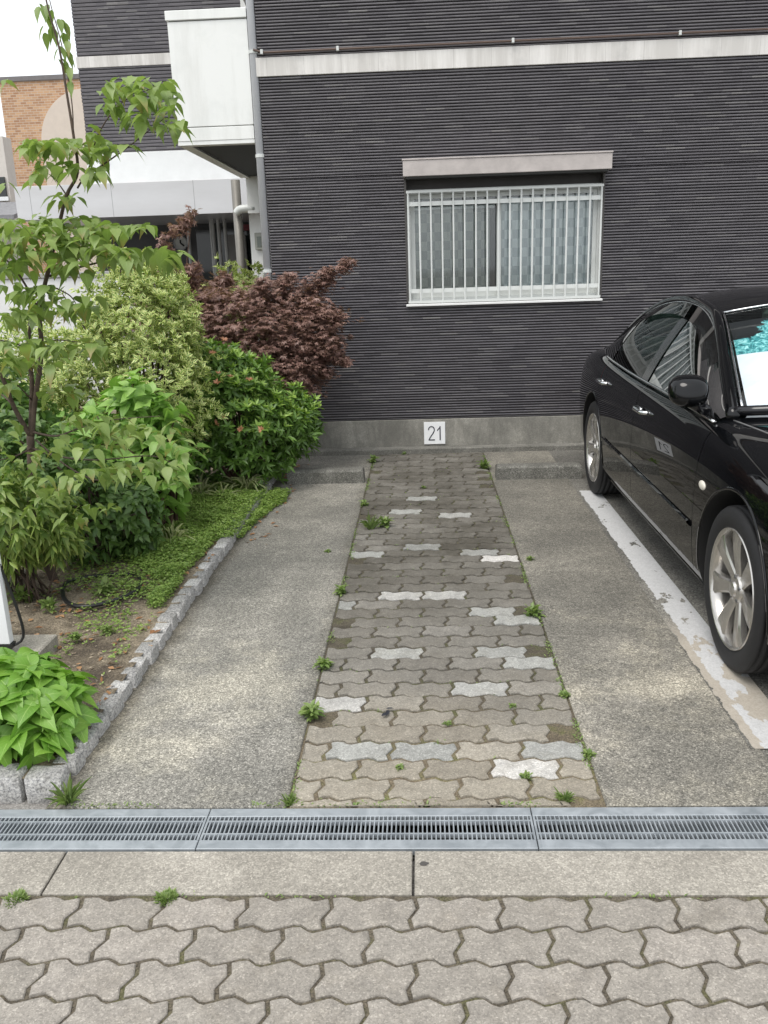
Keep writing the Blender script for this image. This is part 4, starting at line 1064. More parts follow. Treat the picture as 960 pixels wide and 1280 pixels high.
# grass clumps and weeds ----------------------------------------------------
def tuft(name, label, cat, base, n, L, Wd, mat, spread=.7, r=.03, droop=.6, group=None, seed=0, leafy=False, T=T_BLADE):
    root = empty(name, base) if False else None
    R2 = np.random.RandomState(seed+1); lv = Leaves()
    th = R2.rand(n)*2*PI; e = R2.rand(n)*spread
    P = np.array(base)+np.stack([np.cos(th)*r*R2.rand(n), np.sin(th)*r*R2.rand(n), np.zeros(n)], 1)
    d = np.stack([np.cos(th)*e, np.sin(th)*e, np.ones(n)*.8], 1)
    if leafy:
        d[:, 2] = R2.uniform(.1, .9, n); P[:, 2] += R2.rand(n)*L*.9; P[:, :2] += (R2.rand(n, 2)-.5)*L*.7
    Lr = L*R2.uniform(.5, 1.1, n)
    lv.add(P, d, np.stack([np.cos(th)*-.3, np.sin(th)*-.3, np.ones(n)], 1), Lr, Wd*R2.uniform(.7, 1.2, n), T, droop*R2.uniform(.4, 1.2, n))
    o = lv.build(name, mat)
    off = Vector(base); o.data.transform(Matrix.Translation(-off)); o.location = off
    return tag(o, label, cat, group)
g = 'variegated grass clumps in the bed'
for i, (x, y, n, L, lab) in enumerate(((-1.72, 4.72, 90, .30, 'arching grass clump behind the black hose ring under the dogwood'), (-1.50, 4.86, 50, .24, 'small grass clump on the bed soil just right of the largest clump'),
                                       (-1.62, 6.0, 90, .30, 'striped grass clump between the broad-leaved bush and the azalea'), (-1.30, 6.12, 60, .32, 'wispy pale grass clump at the foot of the azalea'),
                                       (-1.43, 5.85, 40, .22, 'short grass clump in front of the azalea, near the clover'))):
    tuft('grass_clump', lab, 'grass clump', (x, y, .05), n, L, .010, M_gr, .9, .06, .9, g, i)
W_ = [((427, 742), 'weed in the left track joint, level with two pale pavers', 1, .075), ((405, 835), 'ragged weed on the left track edge, third from the drain', 1, .07), ((390, 897), 'bushy weed on the left track edge, second from the drain', 1, .085),
      ((363, 1003), 'grassy weed at the drain on the corner of the left track', 0, .05), ((667, 770), 'tall bright weed on the right track edge', 1, .085), ((706, 870), 'small rosette weed on the right track edge, midway to the drain', 1, .035),
      ((706, 1000), 'feathery tuft standing at the drain near the right track', 0, .06), ((737, 945), 'low weed against the right track, close to the drain', 1, .03), ((658, 972), 'creeping weed between the nearest pavers', 1, .03),
      ((463, 662), 'taller grassy weed at the far left of the driveway pavers', 0, .16), ((481, 658), 'leafy weed among the far driveway pavers', 1, .10), ((455, 632), 'thin weed beside the far left track edge', 1, .06),
      ((605, 586), 'leggy weed growing by the left end of the right wheel stop', 1, .11), ((467, 578), 'small weed at the concrete base near the left wheel stop', 1, .10), ((505, 568), 'tiny weed at the foot of the wall base left of the plate', 1, .04),
      ((208, 1122), 'moss tuft on the paver joint under the kerb', 2, .02), ((20, 1124), 'moss tuft at the lower left under the kerb', 2, .02), ((85, 1003), 'yellowish grass tuft at the drain beside the granite corner', 0, .12),
      ((560, 905), 'small weed in a paver joint left of centre', 1, .02), ((410, 690), 'weed at the left track edge beside a pale paver', 1, .03), ((662, 700), 'moss sprig on the far right track edge', 1, .04), ((500, 960), 'low sprig between beige pavers near the drain', 1, .02),
      ((640, 883), 'little sprig in a joint right of centre', 1, .02), ((530, 610), 'small sprig among the dark far pavers', 1, .03)]
W_ += [((30, 752), 'broad-leaved weed with a yellow flower beside the white board', 1, .13), ((62, 762), 'low rosette weed on the bare soil left of the hose ring', 1, .09), ((130, 742), 'green sprout growing inside the hose ring', 1, .10), ((95, 800), 'patch of fine weeds on the soil above the hydrangea', 1, .06), ((135, 790), 'second patch of fine weeds beside the granite setts', 1, .06)]
for i, ((px, py), lab, kd, L) in enumerate(W_):
    p = gnd(px, py, .045 if px < 140 and py < 810 else 0.)
    if kd == 0: tuft('weed', lab, 'weed', (p[0], p[1], p[2]-.004), 46, L, .0035, M_gr2, .7, .018, .5, 'weeds in the paving joints', 50+i)
    elif kd == 1: tuft('weed', lab, 'weed', (p[0], p[1], p[2]-.004), 60, L*.55, L*.20+.003, M_gr2, 1.2, .012, .3, 'weeds in the paving joints', 50+i, True, T_MED)
    else: tuft('weed', lab, 'weed', (p[0], p[1], p[2]-.004), 260, .018, .006, M_gr2, 1.2, .028, .2, 'weeds in the paving joints', 50+i, False, T_SMALL)
# moss and grass shreds along the joints and the drain
lv = Leaves(); pts = []
for k in range(5200):
    e = random.random()
    if e < .33: x, y = -.437+random.gauss(.008, .008), random.uniform(2.3, 7.4)
    elif e < .66: x, y = .520+random.gauss(-.002, .008), random.uniform(2.3, 7.4)
    elif e < .80: x, y = random.uniform(-1.15, .5), 2.297+abs(random.gauss(0, .006))
    elif e < .84: x, y = random.uniform(-1.2, 1.2), 1.900+random.gauss(0, .003)
    else:
        r_ = random.randint(0, 47); y = 2.331+r_*.1118+random.gauss(0, .005); x = random.uniform(-.43, .51)
    if noise.noise(Vector((x*6, y*4, 4))) > (.0 if e < .8 else .12): pts.append((x, y, -.003))
P = np.array(pts); n = len(P); th = RS.rand(n)*6.28
lv.add(P, np.stack([np.cos(th), np.sin(th), RS.uniform(.1, .9, n)], 1), np.tile([0, 0, 1.], (n, 1)), RS.uniform(.006, .018, n), RS.uniform(.003, .007, n), T_SMALL)
tag(lv.build('moss', M_gr2), 'moss and tiny grass shreds along the paving joints and drain', 'moss', kind='stuff')

# hose ring, pole, sign board, debris ---------------------------------------
b = MB(); ring = [gnd(px, py, .052) for px, py in ((78, 738), (84, 728), (105, 722), (135, 719), (160, 718), (172, 720), (176, 727), (172, 737), (155, 746), (130, 754), (108, 758), (90, 756), (80, 748), (78, 738))]
b.tube(catmull(ring, 5), .011, 8); tag(b.build('hose', simple('black_hose', (.02, .02, .022), .4), smooth=True), 'black ribbed hose laid in a ring on the bare soil', 'hose')
b = MB(); p0 = gnd(8, 727, .08); p1 = gnd(84, 694, .12); b.tube([p0, (p0+p1)/2+np.array([0, 0, .01]), p1], .017, 8); tag(b.build('pole', simple('pale_pole', (.34, .31, .26), .7, var=.2, scale=20), smooth=True), 'pale pole lying on the soil behind the hose ring', 'pole')
sg = empty('sign_board', (-1.85, 3.25, .0)); tag(sg, 'white board on a black foot at the left edge of the bed', 'sign board')
p = at(15, 802, 3.22)
b = MB(); b.box(p[0]-.50, p[0], 3.20, 3.235, .145, .56, .003); b.build('panel', simple('white_board', (.82, .84, .86), .35, var=.02), sg)
b = MB(); b.box(p[0]-.50, p[0]+.006, 3.195, 3.24, .125, .1445); b.tube(catmull([(p[0]-.02, 3.22, .56), (p[0]+.03, 3.24, .3), (p[0]+.04, 3.24, .16), (p[0]-.02, 3.22, .12)], 4), .006, 6); b.build('trim', simple('black_trim', (.02, .02, .02), .4), sg)
b = MB(); b.box(p[0]-.42, p[0]-.39, 3.205, 3.235, .06, .125); b.box(p[0]-.08, p[0]-.05, 3.205, 3.235, .06, .125); b.build('foot', simple('black_trim2', (.02, .02, .02), .4), sg)
b = MB(); q = gnd(40, 815, .09); b.box(q[0]-.40, q[0]+.035, 3.08, 3.42, .0, .095, .006); tag(b.build('concrete_block', M_kerb), 'flat concrete block under the white board behind the hydrangea', 'block')
# debris on the pavers
q = gnd(484, 893); lv = Leaves(); lv.add([(q[0]+.004, q[1]+.02, .006), (q[0]-.005, q[1]+.028, .008), (q[0]+.002, q[1]-.005, .008)], [(-.1, -1, .15), (1, .1, .1), (-.6, -.8, .2)], [(0.3, 0, 1)]*3, [.045, .03, .035], [.016, .012, .018], T_MED)
tag(lv.build('dead_leaf', simple('black_leaf', (.03, .032, .04), .5)), 'curled blackish dead leaf on the driveway pavers', 'leaf')
q = gnd(530, 1080); b = MB(); rg = [(q[0]+.013*math.cos(a_)*(1+.5*noise.noise(Vector((math.cos(a_), math.sin(a_), 2)))), q[1]+.009*math.sin(a_)*(1+.5*noise.noise(Vector((math.cos(a_)*2, math.sin(a_)*2, 5)))), .0015) for a_ in np.linspace(0, 2*PI, 15)[:-1]]
b.add(rg, [tuple(range(14))]); tag(b.build('tar_spot', simple('tar', (.07, .065, .06), .8)), 'small dark gum spot on the kerb slab', 'spot')

# ================================================================== car
XCAR, Y0 = 2.055, 2.27
car = empty('parked_car', (XCAR, 4.6, 0)); tag(car, 'glossy black sedan parked nose out beside the white line', 'car')
def m_paint():
    t = NT('black_car_paint')
    return t.done(t.bsdf((.003, .0033, .004), .4, 0., None, Coat_Weight=1., Coat_Roughness=.01, Coat_IOR=1.42, Specular_IOR_Level=.0))
M_paint = m_paint()
M_well = simple('wheel_well', (.008, .008, .008), .9)
M_rub = simple('tyre_rubber', (.011, .011, .012), .72, var=.2, scale=40)
M_chr = simple('chrome', (.62, .63, .64), .12, 1.)
M_trimk = simple('black_trim_gloss', (.01, .01, .012), .15)
def m_alloy():
    t = NT('alloy_wheel'); c = t.coord(); n = t.noise(c, 8, 3)
    return t.done(t.bsdf(t.mix(n, (.46, .44, .41), (.62, .60, .57)), .24, .85))
M_alloy = m_alloy()
# stations: Y, half-width scale, z bottom, z shoulder, z top centre
ST = [(2.27, .62, .34, .56, .60), (2.29, .74, .24, .60, .655), (2.36, .86, .20, .66, .725), (2.55, .945, .18, .735, .80), (2.85, .985, .175, .80, .865), (3.19, 1.0, .175, .845, .915), (3.55, 1.0, .175, .875, .945), (3.9, 1.0, .175, .90, .955),
      (4.4, 1.0, .175, .915, .96), (5.0, 1.0, .175, .925, .97), (5.6, 1.0, .175, .935, .985), (6.0, 1.0, .18, .945, .99), (6.35, .99, .19, .945, 1.0), (6.65, .965, .20, .93, .995), (6.9, .92, .22, .89, .97), (7.02, .87, .25, .80, .90), (7.08, .80, .32, .68, .74)]
def sect(hw, zb, zs, zt):
    H_ = zs-zb; w = .885*hw
    return [(0, zb), (w*.86, zb), (w*.965, zb+.03), (w*.985, zb+H_*.16), (w*.998, zb+H_*.36), (w*1.0, zb+H_*.56), (w*.995, zb+H_*.72), (w*.975, zb+H_*.88), (w*.93, zs), (w*.84, zs+(zt-zs)*.42), (w*.70, zs+(zt-zs)*.66), (w*.45, zt-(zt-zs)*.14), (w*.2, zt-(zt-zs)*.02), (0, zt)]
b = MB(); rows = []
for (yy, hw, zb, zs, zt) in ST:
    s_ = sect(hw, zb, zs, zt)
    full = [(XCAR-x, yy, z) for x, z in s_]+[(XCAR+x, yy, z) for x, z in s_[-2:0:-1]]
    rows.append(full)
b.grid(rows, close=True); m = len(rows[0]); b.f.append(tuple(range(m))); b.mi.append(0); b.f.append(tuple(len(b.v)-m+i for i in range(m))[::-1]); b.mi.append(0)
tmp = b.build('tmp_body', [M_paint, M_well], smooth=True)
ss = tmp.modifiers.new('s', 'SUBSURF'); ss.levels = 3; ss.render_levels = 3
WHEELS = [(3.24, -1), (6.04, -1), (3.24, 1), (6.04, 1)]
cutters = []
for (wy, sx) in WHEELS:
    cb = MB(); cb.cur = 0
    x_out = XCAR+sx*1.1; x_in = XCAR+sx*.60
    vs = []; N = 56; R_ = .366
    for xx in (x_in, x_out):
        for k in range(N):
            th = 2*PI*k/N; vs.append((xx, wy+R_*math.cos(th), .335+R_*math.sin(th)*1.03))
    cb.add(vs, [(k, (k+1) % N, N+(k+1) % N, N+k) for k in range(N)]+[tuple(range(N))[::-1], tuple(N+k for k in range(N))])
    co = cb.build('tmp_cut', [M_well]); cutters.append(co)
    bo = tmp.modifiers.new('b', 'BOOLEAN'); bo.operation = 'DIFFERENCE'; bo.solver = 'EXACT'; bo.object = co
    try: bo.material_mode = 'TRANSFER'
    except Exception: pass
bpy.context.view_layer.update(); dg = bpy.context.evaluated_depsgraph_get()
me = bpy.data.meshes.new_from_object(tmp.evaluated_get(dg), depsgraph=dg)
for o in cutters+[tmp]: bpy.data.objects.remove(o)
bvh_bm = bmesh.new(); bvh_bm.from_mesh(me); BV = BVHTree.FromBMesh(bvh_bm); bvh_bm.free()
def side_x(y, z, off=0., sx=-1):
    h = BV.ray_cast(Vector((XCAR+sx*3, y, z)), Vector((-sx, 0, 0)))
    return (h[0].x if h[0] else XCAR+sx*.87)+sx*off
def top_z(x, y, off=0.):
    h = BV.ray_cast(Vector((x, y, 3)), Vector((0, 0, -1))); return (h[0].z if h[0] else .9)+off
# door shut lines: cut narrow strips out of the side skin
bm = bmesh.new(); bm.from_mesh(me)
def strip(yc, zlo, zhi, w=.005, sides=(-1, 1)):
    for s_ in (-w/2, w/2):
        bmesh.ops.bisect_plane(bm, geom=bm.verts[:]+bm.edges[:]+bm.faces[:], plane_co=(0, yc+s_, 0), plane_no=(0, 1, 0))
    dl = [f for f in bm.faces if abs(f.calc_center_median().y-yc) < w/2 and abs(f.calc_center_median().x-XCAR) > .70 and zlo < f.calc_center_median().z < zhi and f.material_index == 0]
    bmesh.ops.delete(bm, geom=dl, context='FACES')
for yc in (3.70, 4.86, 5.86): strip(yc, .25, .96 if yc != 3.70 else .90)
me.materials.clear(); me.materials.append(M_paint); me.materials.append(M_well)
bm.to_mesh(me); bm.free()
me.set_sharp_from_angle(angle=rad(40))
bodyo = link_mesh('body', me, car)

# greenhouse ---------------------------------------------------------------
def C3(pts, n=24): return [Vector(p) for p in catmull(pts, n)]
def resample(c, ts):
    L = [0]
    for a, b_ in zip(c, c[1:]): L.append(L[-1]+(b_-a).length)
    out = []
    for t in ts:
        s_ = t*L[-1]; i = 0
        while i < len(L)-2 and L[i+1] < s_: i += 1
        out.append(c[i].lerp(c[i+1], (s_-L[i])/max(1e-9, L[i+1]-L[i])))
    return out
# curves as (half-width, Y, z)
RAIL = C3([(.73, 3.72, .915), (.665, 4.06, 1.10), (.600, 4.38, 1.265), (.565, 4.62, 1.325), (.55, 5.05, 1.36), (.555, 5.45, 1.335), (.585, 5.82, 1.245), (.63, 6.15, 1.105), (.66, 6.38, 1.0)])
BELT = C3([(.795, 3.74, .895), (.815, 4.0, .915), (.822, 4.5, .93), (.822, 5.0, .938), (.812, 5.5, .948), (.79, 6.0, .96), (.74, 6.38, .985)])
CENT = C3([(0, 3.55, .945), (0, 3.95, 1.165), (0, 4.36, 1.345), (0, 4.62, 1.395), (0, 5.1, 1.42), (0, 5.55, 1.395), (0, 5.95, 1.29), (0, 6.25, 1.15), (0, 6.50, .998)])
NT_ = 48; ts = [i/NT_ for i in range(NT_+1)]
def by_y(curve, ys):
    out = []
    for y in ys:
        i = 0
        while i < len(curve)-2 and curve[i+1].y < y: i += 1
        a, b_ = curve[i], curve[i+1]; out.append(a.lerp(b_, min(1, max(0, (y-a.y)/max(1e-9, b_.y-a.y)))))
    return out
rl = resample(RAIL, ts); ce = resample(CENT, ts)
def toppt(i, u, inset=0.):
    """u: 0 at left rail .. 1 centre"""
    a, c = rl[i], ce[i]; e = 1-(1-u)**1.9
    return Vector((a.x*(1-u), a.y+(c.y-a.y)*e, a.z+(c.z-a.z)*e-inset))
def topgrid(i0, i1, name, mat, parent, u0=0., inset=0., both=True):
    rows = []
    for i in range(i0, i1+1):
        us = [u0+(1-u0)*k/10 for k in range(11)]
        r_ = [toppt(i, u, inset) for u in us]
        rows.append([(XCAR-p.x, p.y, p.z) for p in r_]+[(XCAR+p.x, p.y, p.z) for p in r_[-2::-1]])
    g_ = MB(); g_.grid(rows); return g_.build(name, mat, parent, smooth=True)
def yidx(y): return min(range(NT_+1), key=lambda i: abs(rl[i].y-y))
IW0, IW1, IR0, IR1 = 1, yidx(4.50), yidx(5.62), yidx(6.32)
def m_carglass(name, tint, mixv):
    t = NT(name)
    tr = t.n('ShaderNodeBsdfTransparent'); tr.inputs[0].default_value = (*tint, 1)
    gl = t.n('ShaderNodeBsdfGlossy'); gl.inputs['Roughness'].default_value = .01
    fz = t.n('ShaderNodeFresnel'); fz.inputs[0].default_value = 1.5
    m = t.n('ShaderNodeMixShader'); t.l(t.math('MULTIPLY_ADD', fz.outputs[0], .62, mixv, clamp=True), m.inputs[0]); t.l(tr.outputs[0], m.inputs[1]); t.l(gl.outputs[0], m.inputs[2])
    return t.done(m.outputs[0])
M_sideg = m_carglass('tinted_side_glass', (.20, .26, .24), .0)
M_wsg = m_carglass('windshield_glass', (.94, .97, .97), .04)
topgrid(IW1, IR0, 'roof', M_paint, car)
topgrid(IW0, IW1, 'windshield', M_wsg, car, .05)
topgrid(IR0, NT_, 'rear_window', M_sideg, car, .05)
# side glass (two windows per side) and pillars
ys_all = np.linspace(3.74, 6.36, 80)
def fit_y(curve, ys, deg):
    a = np.array([tuple(p) for p in curve]); c0 = a[:, 1].mean()
    fx = np.polyfit(a[:, 1]-c0, a[:, 0], deg); fz_ = np.polyfit(a[:, 1]-c0, a[:, 2], deg)
    return [Vector((np.polyval(fx, y-c0), y, np.polyval(fz_, y-c0))) for y in ys]
rb = fit_y(RAIL, ys_all, 6); bb_ = fit_y(BELT, ys_all, 4)
def sidept(k, f, sx, out=0.):
    a, c = bb_[k], rb[k]; x = a.x+(c.x-a.x)*f+.018*math.sin(PI*f)+out; return (XCAR+sx*x, a.y, a.z+(c.z-a.z)*f)
def ky(y): return int(min(range(80), key=lambda i: abs(ys_all[i]-y)))
for sx in (-1, 1):
    for (ya, yb, nm) in ((3.74, 4.83, 'front'), (4.90, 5.80, 'rear')):
        g_ = MB(); g_.grid([[sidept(k, f, sx) for f in np.linspace(0, 1, 7)] for k in range(ky(ya), ky(yb)+1)]); g_.build('side_window', M_sideg, car, smooth=True)
    # pillars and window surrounds
    g_ = MB(); g_.grid([[sidept(k, f, sx, .006) for f in np.linspace(0, 1, 7)] for k in range(ky(4.81), ky(4.93)+1)]); g_.build('door_pillar', M_trimk, car, smooth=True)
    g_ = MB(); g_.grid([[sidept(k, f, sx, .004) for f in np.linspace(0, 1, 7)] for k in range(ky(5.78), 80)]); g_.build('rear_pillar', M_paint, car, smooth=True)
    # roof rail: flattened bar along the whole rail curve
    rr = [(XCAR+sx*p.x, p.y, p.z) for p in resample(RAIL, [i/60 for i in range(61)])]
    g_ = MB(); g_.tube(rr, [.030]*10+[.026]*51, 10); g_.build('roof_rail', M_paint, car, smooth=True)
    # chrome belt moulding
    bl = [(XCAR+sx*(p.x+.008), p.y, p.z+.004) for p in resample(BELT, [i/50*.86 for i in range(51)])]
    g_ = MB(); g_.tube(bl, .0075, 6); g_.build('belt_moulding', M_chr, car, smooth=True)
    # rain visor over the windows
    rows = []
    for k in range(ky(4.10), ky(5.80)+1):
        hgt = .075 if 4.2 < ys_all[k] < 5.7 else .04
        zz = bb_[k].z+(rb[k].z-bb_[k].z)
        f1 = max(.5, 1-hgt/max(.05, rb[k].z-bb_[k].z)); rows.append([sidept(k, .97, sx, .012), sidept(k, f1, sx, .028)])
    g_ = MB(); g_.grid(rows); g_.build('rain_visor', m_carglass('smoked_visor', (.22, .24, .24), .10) if sx == -1 else bpy.data.materials['smoked_visor'], car, smooth=True)
    g_ = MB(); g_.tube([r_[0] for r_ in rows], .005, 6); g_.build('window_trim', M_chr, car, smooth=True)
# windshield surround, wipers, seals
wl = [toppt(i, .05) for i in range(IW0, IW1+1)]
for sx in (-1, 1):
    g_ = MB(); g_.tube([(XCAR+sx*p.x, p.y-.004, p.z+.006) for p in wl], .006, 6); g_.build('windshield_seal', M_chr, car, smooth=True)
hd = [toppt(IW1, u) for u in np.linspace(.05, 1, 10)]; g_ = MB(); g_.tube([(XCAR-p.x, p.y-.004, p.z+.004) for p in hd]+[(XCAR+p.x, p.y-.004, p.z+.004) for p in hd[-2::-1]], .006, 6); g_.build('windshield_seal', M_chr, car, smooth=True)
g_ = MB(); lo = [toppt(IW0, u) for u in np.linspace(.0, 1, 10)]; pts_ = [(XCAR-p.x, p.y-.03, p.z+.0) for p in lo]+[(XCAR+p.x, p.y-.03, p.z+.0) for p in lo[-2::-1]]; g_.tube(pts_, .022, 8); g_.build('cowl', M_trimk, car, smooth=True)
g_ = MB(); g_.tube([(XCAR-.45, 3.62, .975), (XCAR-.1, 3.72, 1.03), (XCAR+.25, 3.68, 1.02)], .007, 6); g_.tube([(XCAR+.1, 3.60, .98), (XCAR+.5, 3.80, 1.02)], .007, 6); g_.build('wiper', M_trimk, car)
# sun shade inside the windshield
def m_shade():
    t = NT('sunshade_print_sky_reflection'); uv = t.sep(t.coord('UV')); c = t.coord()
    n = t.noise(c, 9, 5, .65, dist=1.5); n2 = t.noise(c, 26, 4, .7, dist=2)
    teal = t.ramp(n2, [(.35, (.01, .10, .12)), (.5, (.06, .36, .38)), (.62, (.40, .80, .80)), (.8, (.85, .95, .95))])
    pale = t.mix(n, (.66, .70, .80), (.86, .90, .92))  # pale lower area: sky reflection on the windshield painted into the shade
    dk = (.01, .012, .014)
    edge = t.math('ADD', uv[1], t.math('MULTIPLY', t.math('SUBTRACT', n, .5), .35))
    col = t.mix(t.math('GREATER_THAN', uv[1], .56), pale, teal)
    mask = t.math('GREATER_THAN', t.math('ADD', edge, t.math('MULTIPLY', uv[0], -1.6)), .70)
    col = t.mix(t.math('MULTIPLY', mask, t.math('GREATER_THAN', uv[1], .58)), col, dk)
    return t.done(t.bsdf(col, .5))
g_ = MB(); rows = []; UVs = []
NI = 14
for a_ in range(NI+1):
    i = IW0+1+int(round((IW1-IW0-2)*a_/NI)); r_ = [toppt(i, u, .035) for u in np.linspace(.10, 1, 10)]
    rows.append([(XCAR-p.x, p.y+.02, p.z) for p in r_]+[(XCAR+p.x, p.y+.02, p.z) for p in r_[-2::-1]])
g_.grid(rows); me_ = g_.mesh('sunshade', [m_shade()], True); uvl = me_.uv_layers.new(name='UVMap'); mm = len(rows[0])
for lp in me_.loops:
    i, j = divmod(lp.vertex_index, mm); uvl.data[lp.index].uv = (j/(mm-1), i/NI)
link_mesh('sunshade', me_, car)
# interior: dashboard, seats, floor, steering wheel
M_seat = simple('pale_seat_fabric', (.26, .30, .27), .8); M_dash = simple('dash_black', (.02, .02, .02), .6)
g_ = MB(); g_.box(XCAR-.70, XCAR+.70, 3.80, 4.22, .72, .93, .04); g_.build('dashboard', M_dash, car)
for (sy, sx) in ((4.75, -.37), (4.75, .37), (5.65, -.38), (5.65, .38)):
    g_ = MB(); g_.box(XCAR+sx-.25, XCAR+sx+.25, sy-.25, sy+.25, .45, .60, .05)
    bk = [[(XCAR+sx-.23, sy+.18, .55), (XCAR+sx-.23, sy+.32, .55), (XCAR+sx+.23, sy+.32, .55), (XCAR+sx+.23, sy+.18, .55)], [(XCAR+sx-.24, sy+.26, .85), (XCAR+sx-.24, sy+.40, .85), (XCAR+sx+.24, sy+.40, .85), (XCAR+sx+.24, sy+.26, .85)], [(XCAR+sx-.16, sy+.36, 1.08), (XCAR+sx-.16, sy+.45, 1.08), (XCAR+sx+.16, sy+.45, 1.08), (XCAR+sx+.16, sy+.36, 1.08)]]
    g_.grid(bk, close=True); g_.add(bk[2], [(0, 1, 2, 3)]); g_.box(XCAR+sx-.12, XCAR+sx+.12, sy+.38, sy+.46, 1.10, 1.24, .03); g_.build('seat', M_seat, car)
g_ = MB(); g_.box(XCAR-.74, XCAR+.74, 3.7, 6.4, .88, .885); g_.build('interior_shade', M_dash, car) if False else None
th_ = [i*2*PI/24 for i in range(25)]; g_ = MB(); g_.tube([(XCAR-.37+.18*math.cos(a_), 4.26+.07*math.sin(a_), .88+.17*math.sin(a_)) for a_ in th_], .014, 6, cap=False); g_.build('steering_wheel', M_dash, car, smooth=True)
# mirror, handles, moulding, marker, hood seam, lamps, grille
for sx in (-1, 1):
    cx, cy, cz = XCAR+sx*.885, 3.86, 1.02
    bm = bmesh.new(); bmesh.ops.create_uvsphere(bm, u_segments=24, v_segments=16, radius=1)
    for v in bm.verts:
        x, y, z = v.co; e = .72
        v.co = Vector((cx+math.copysign(abs(x)**e, x)*.085, cy+math.copysign(abs(y)**.9, y)*.075+.02*z, cz+math.copysign(abs(z)**e, z)*.068))
    mm_ = bpy.data.meshes.new('mirror'); bm.to_mesh(mm_); bm.free(); mm_.materials.append(M_paint); mm_.polygons.foreach_set('use_smooth', [True]*len(mm_.polygons))
    mo = link_mesh('mirror', mm_, car)
    g_ = MB(); g_.tube([(XCAR+sx*.79, 3.88, .92), (XCAR+sx*.83, 3.87, .95), (XCAR+sx*.875, 3.86, .975)], [.030, .026, .03], 8); g_.build('mirror_foot', M_trimk, mo, smooth=True)
    for hy, hz in ((4.70, .800), (5.74, .825)):
        g_ = MB(); x0_ = side_x(hy, hz, .0, sx)
        g_.tube(catmull([(x0_+sx*-.004, hy-.10, hz), (x0_+sx*.030, hy-.075, hz+.002), (x0_+sx*.034, hy, hz+.004), (x0_+sx*.030, hy+.075, hz+.002), (x0_-sx*.004, hy+.10, hz)], 4), .012, 8)
        g_.tube([(x0_-sx*.004, hy+.055, hz-.01), (x0_+sx*.006, hy+.055, hz-.01)], .022, 10); g_.build('door_handle', M_chr, car, smooth=True)
    ml = [(side_x(y_, .445+.012*(y_-3.6), .004, sx), y_, .445+.012*(y_-3.6)) for y_ in np.linspace(3.74, 5.62, 24)]
    g_ = MB(); g_.grid([[(p[0], p[1], p[2]-.016), (p[0]+sx*.009, p[1], p[2]-.010), (p[0]+sx*.009, p[1], p[2]+.010), (p[0], p[1], p[2]+.016)] for p in ml]); g_.build('side_moulding', M_paint, car)
    sl = [(side_x(y_, .205, .002, sx), y_, .205) for y_ in np.linspace(3.60, 5.62, 24)]
    g_ = MB(); g_.tube(sl, .010, 6); g_.build('sill_trim', M_paint, car, smooth=True)
    # wheel arch lips
    for wy in (3.24, 6.04):
        lip = []
        for a_ in np.linspace(-.15, PI+.15, 40):
            yy, zz = wy+.374*math.cos(a_), .335+.374*1.03*math.sin(a_)
            lip.append((side_x(yy, max(zz, .2), -.002, sx), yy, zz))
        g_ = MB(); g_.tube(lip, .0075, 6); g_.build('arch_lip', M_paint, car, smooth=True)
    mx_ = side_x(3.66, .665, .0, sx); bm = bmesh.new(); bmesh.ops.create_uvsphere(bm, u_segments=16, v_segments=10, radius=1)
    for v in bm.verts: v.co = Vector((mx_+v.co.x*.011, 3.60+v.co.y*.040, .655+v.co.z*.020))
    mm_ = bpy.data.meshes.new('side_marker'); bm.to_mesh(mm_); bm.free(); mm_.materials.append(simple('marker_lens', (.70, .66, .58), .15) if sx < 0 else bpy.data.materials['marker_lens']); link_mesh('side_marker', mm_, car)
    # hood shut line: grey tube whose colour stands in for the edge reflection
    hs_ = [(XCAR+sx*x_, y_) for x_, y_ in ((.735, 3.70), (.70, 3.5), (.66, 3.25), (.635, 3.02), (.66, 2.92), (.655, 2.80), (.60, 2.5), (.52, 2.36))]
    cs = catmull([(x_, y_, 0) for x_, y_ in hs_], 5); g_ = MB(); g_.tube([(p[0], p[1], top_z(p[0], p[1], .0005)) for p in cs], .0035, 5); g_.build('hood_seam', simple('seam_edge_glint', (.16, .16, .16), .3) if sx < 0 else bpy.data.materials['seam_edge_glint'], car, smooth=True)
    # headlamp wrapping back over the fender corner
    rows = []
    for t_ in np.linspace(0, 1, 12):
        y_ = 2.40+t_*.62; wdt = .17*(1-t_)**.7+.008; xc_ = .60+.19*t_**.8
        row = []
        for u_ in np.linspace(-1, 1, 7):
            x_ = XCAR+sx*(xc_+u_*wdt*.5); row.append((x_, y_, top_z(x_, y_, .006)))
        rows.append(row)
    g_ = MB(); g_.grid(rows); g_.build('headlight', simple('lamp_lens', (.20, .21, .23), .05, .9) if sx < 0 else bpy.data.materials['lamp_lens'], car, smooth=True)
    g_ = MB(); g_.box(XCAR+sx*.62-.12, XCAR+sx*.62+.12, 7.0, 7.07, .66, .80, .02); g_.build('tail_light', simple('red_lens', (.25, .01, .01), .15) if sx < 0 else bpy.data.materials['red_lens'], car)
g_ = MB(); g_.box(XCAR-.34, XCAR+.34, 2.252, 2.32, .42, .585, .015); gr = g_.build('grille', M_trimk, car)
g_ = MB()
for k in range(5): g_.box(XCAR-.32, XCAR+.32, 2.244, 2.2515, .445+k*.028, .453+k*.028)
g_.build('bars', M_chr, gr)
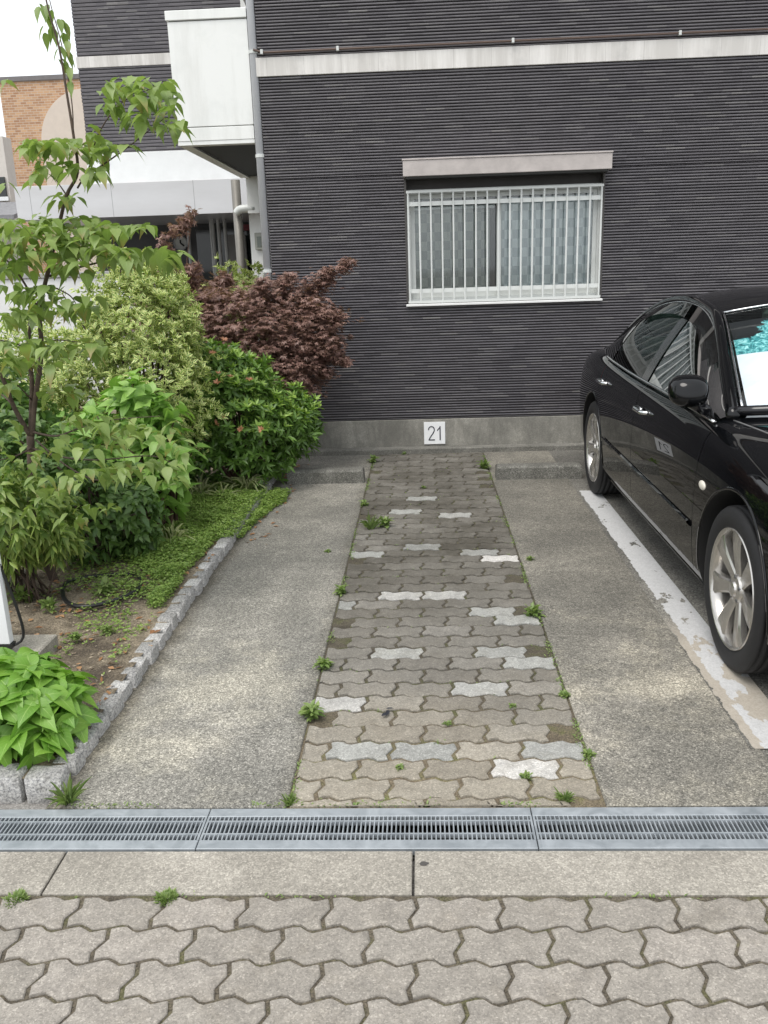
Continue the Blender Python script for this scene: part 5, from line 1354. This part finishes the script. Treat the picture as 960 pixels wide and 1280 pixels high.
# wheels ---------------------------------------------------------------------
def make_wheel(wy, sx):
    xo = XCAR+sx*.868                           # outer tyre face
    w = empty('wheel', (0, 0, 0)); w.parent = car; w.location = Vector((xo, wy, .325))-Vector(car.location)
    def wp(a, y, z): return (xo+sx*a, wy+y, .325+z)
    g_ = MB()
    prof = [(-.225, .235), (-.222, .290), (-.205, .318), (-.19, .326)]
    for k in range(5):
        x_ = -.18+k*.032; prof += [(x_, .328), (x_+.024, .328), (x_+.026, .320), (x_+.030, .320)]
    prof += [(-.018, .327), (-.006, .318), (.002, .295), (.002, .27), (-.004, .250), (-.010, .240), (-.03, .236)]
    n_ = 72; g_.lathe(prof, (xo, wy, .325), 'X', n_, sx); ty = g_.build('tyre', M_rub, w, smooth=True)
    g_ = MB(); g_.lathe([(-.20, .232), (-.03, .232), (-.006, .243), (-.002, .240), (-.006, .232), (-.020, .224), (-.05, .216), (-.20, .205)], (xo, wy, .325), 'X', 64, sx)
    ns = 7
    for k in range(ns):
        a0 = 2*PI*k/ns+PI/2
        ca, sa = math.cos(a0), math.sin(a0)
        rows = []
        for (r_, hw, dep, th) in ((.045, .026, -.030, .03), (.09, .028, -.024, .03), (.14, .034, -.016, .03), (.19, .042, -.011, .03), (.228, .052, -.012, .03)):
            rw = []
            for (e, dd) in ((-1, -th), (-1, -.006), (-.72, 0), (0, -.003), (.72, 0), (1, -.006), (1, -th)):
                y_ = r_*ca-e*hw*sa; z_ = r_*sa+e*hw*ca; rw.append(wp(dep+dd, y_, z_))
            rows.append(rw)
        g_.grid(rows)
    g_.lathe([(-.034, .062), (-.022, .055), (-.018, .034), (-.010, .030), (-.006, .022), (-.005, .001)], (xo, wy, .325), 'X', 32, sx)
    rim = g_.build('rim', M_alloy, w, smooth=True); rim.data.set_sharp_from_angle(angle=rad(35))
    g_ = MB()
    for k in range(5):
        a0 = 2*PI*k/5+.3; c0 = wp(-.024, .048*math.cos(a0), .048*math.sin(a0)); g_.lathe([(-.01, .010), (.004, .009), (.006, .001)], c0, 'X', 8, sx)
    g_.lathe([(-.09, .15), (-.085, .15), (-.085, .05)], (xo, wy, .325), 'X', 40, sx); g_.build('brake_disc', simple('dark_metal', (.12, .12, .12), .4, .7) if 'dark_metal' not in bpy.data.materials else bpy.data.materials['dark_metal'], w, smooth=True)
    g_ = MB(); g_.lathe([(-.12, .231), (-.12, .001)], (xo, wy, .325), 'X', 40, sx); g_.build('wheel_back', M_well, w)
for wy, sx in WHEELS: make_wheel(wy, sx)
g_ = MB(); g_.box(XCAR-.62, XCAR+.62, 2.6, 6.7, .19, .24); g_.build('underbody', M_well, car)
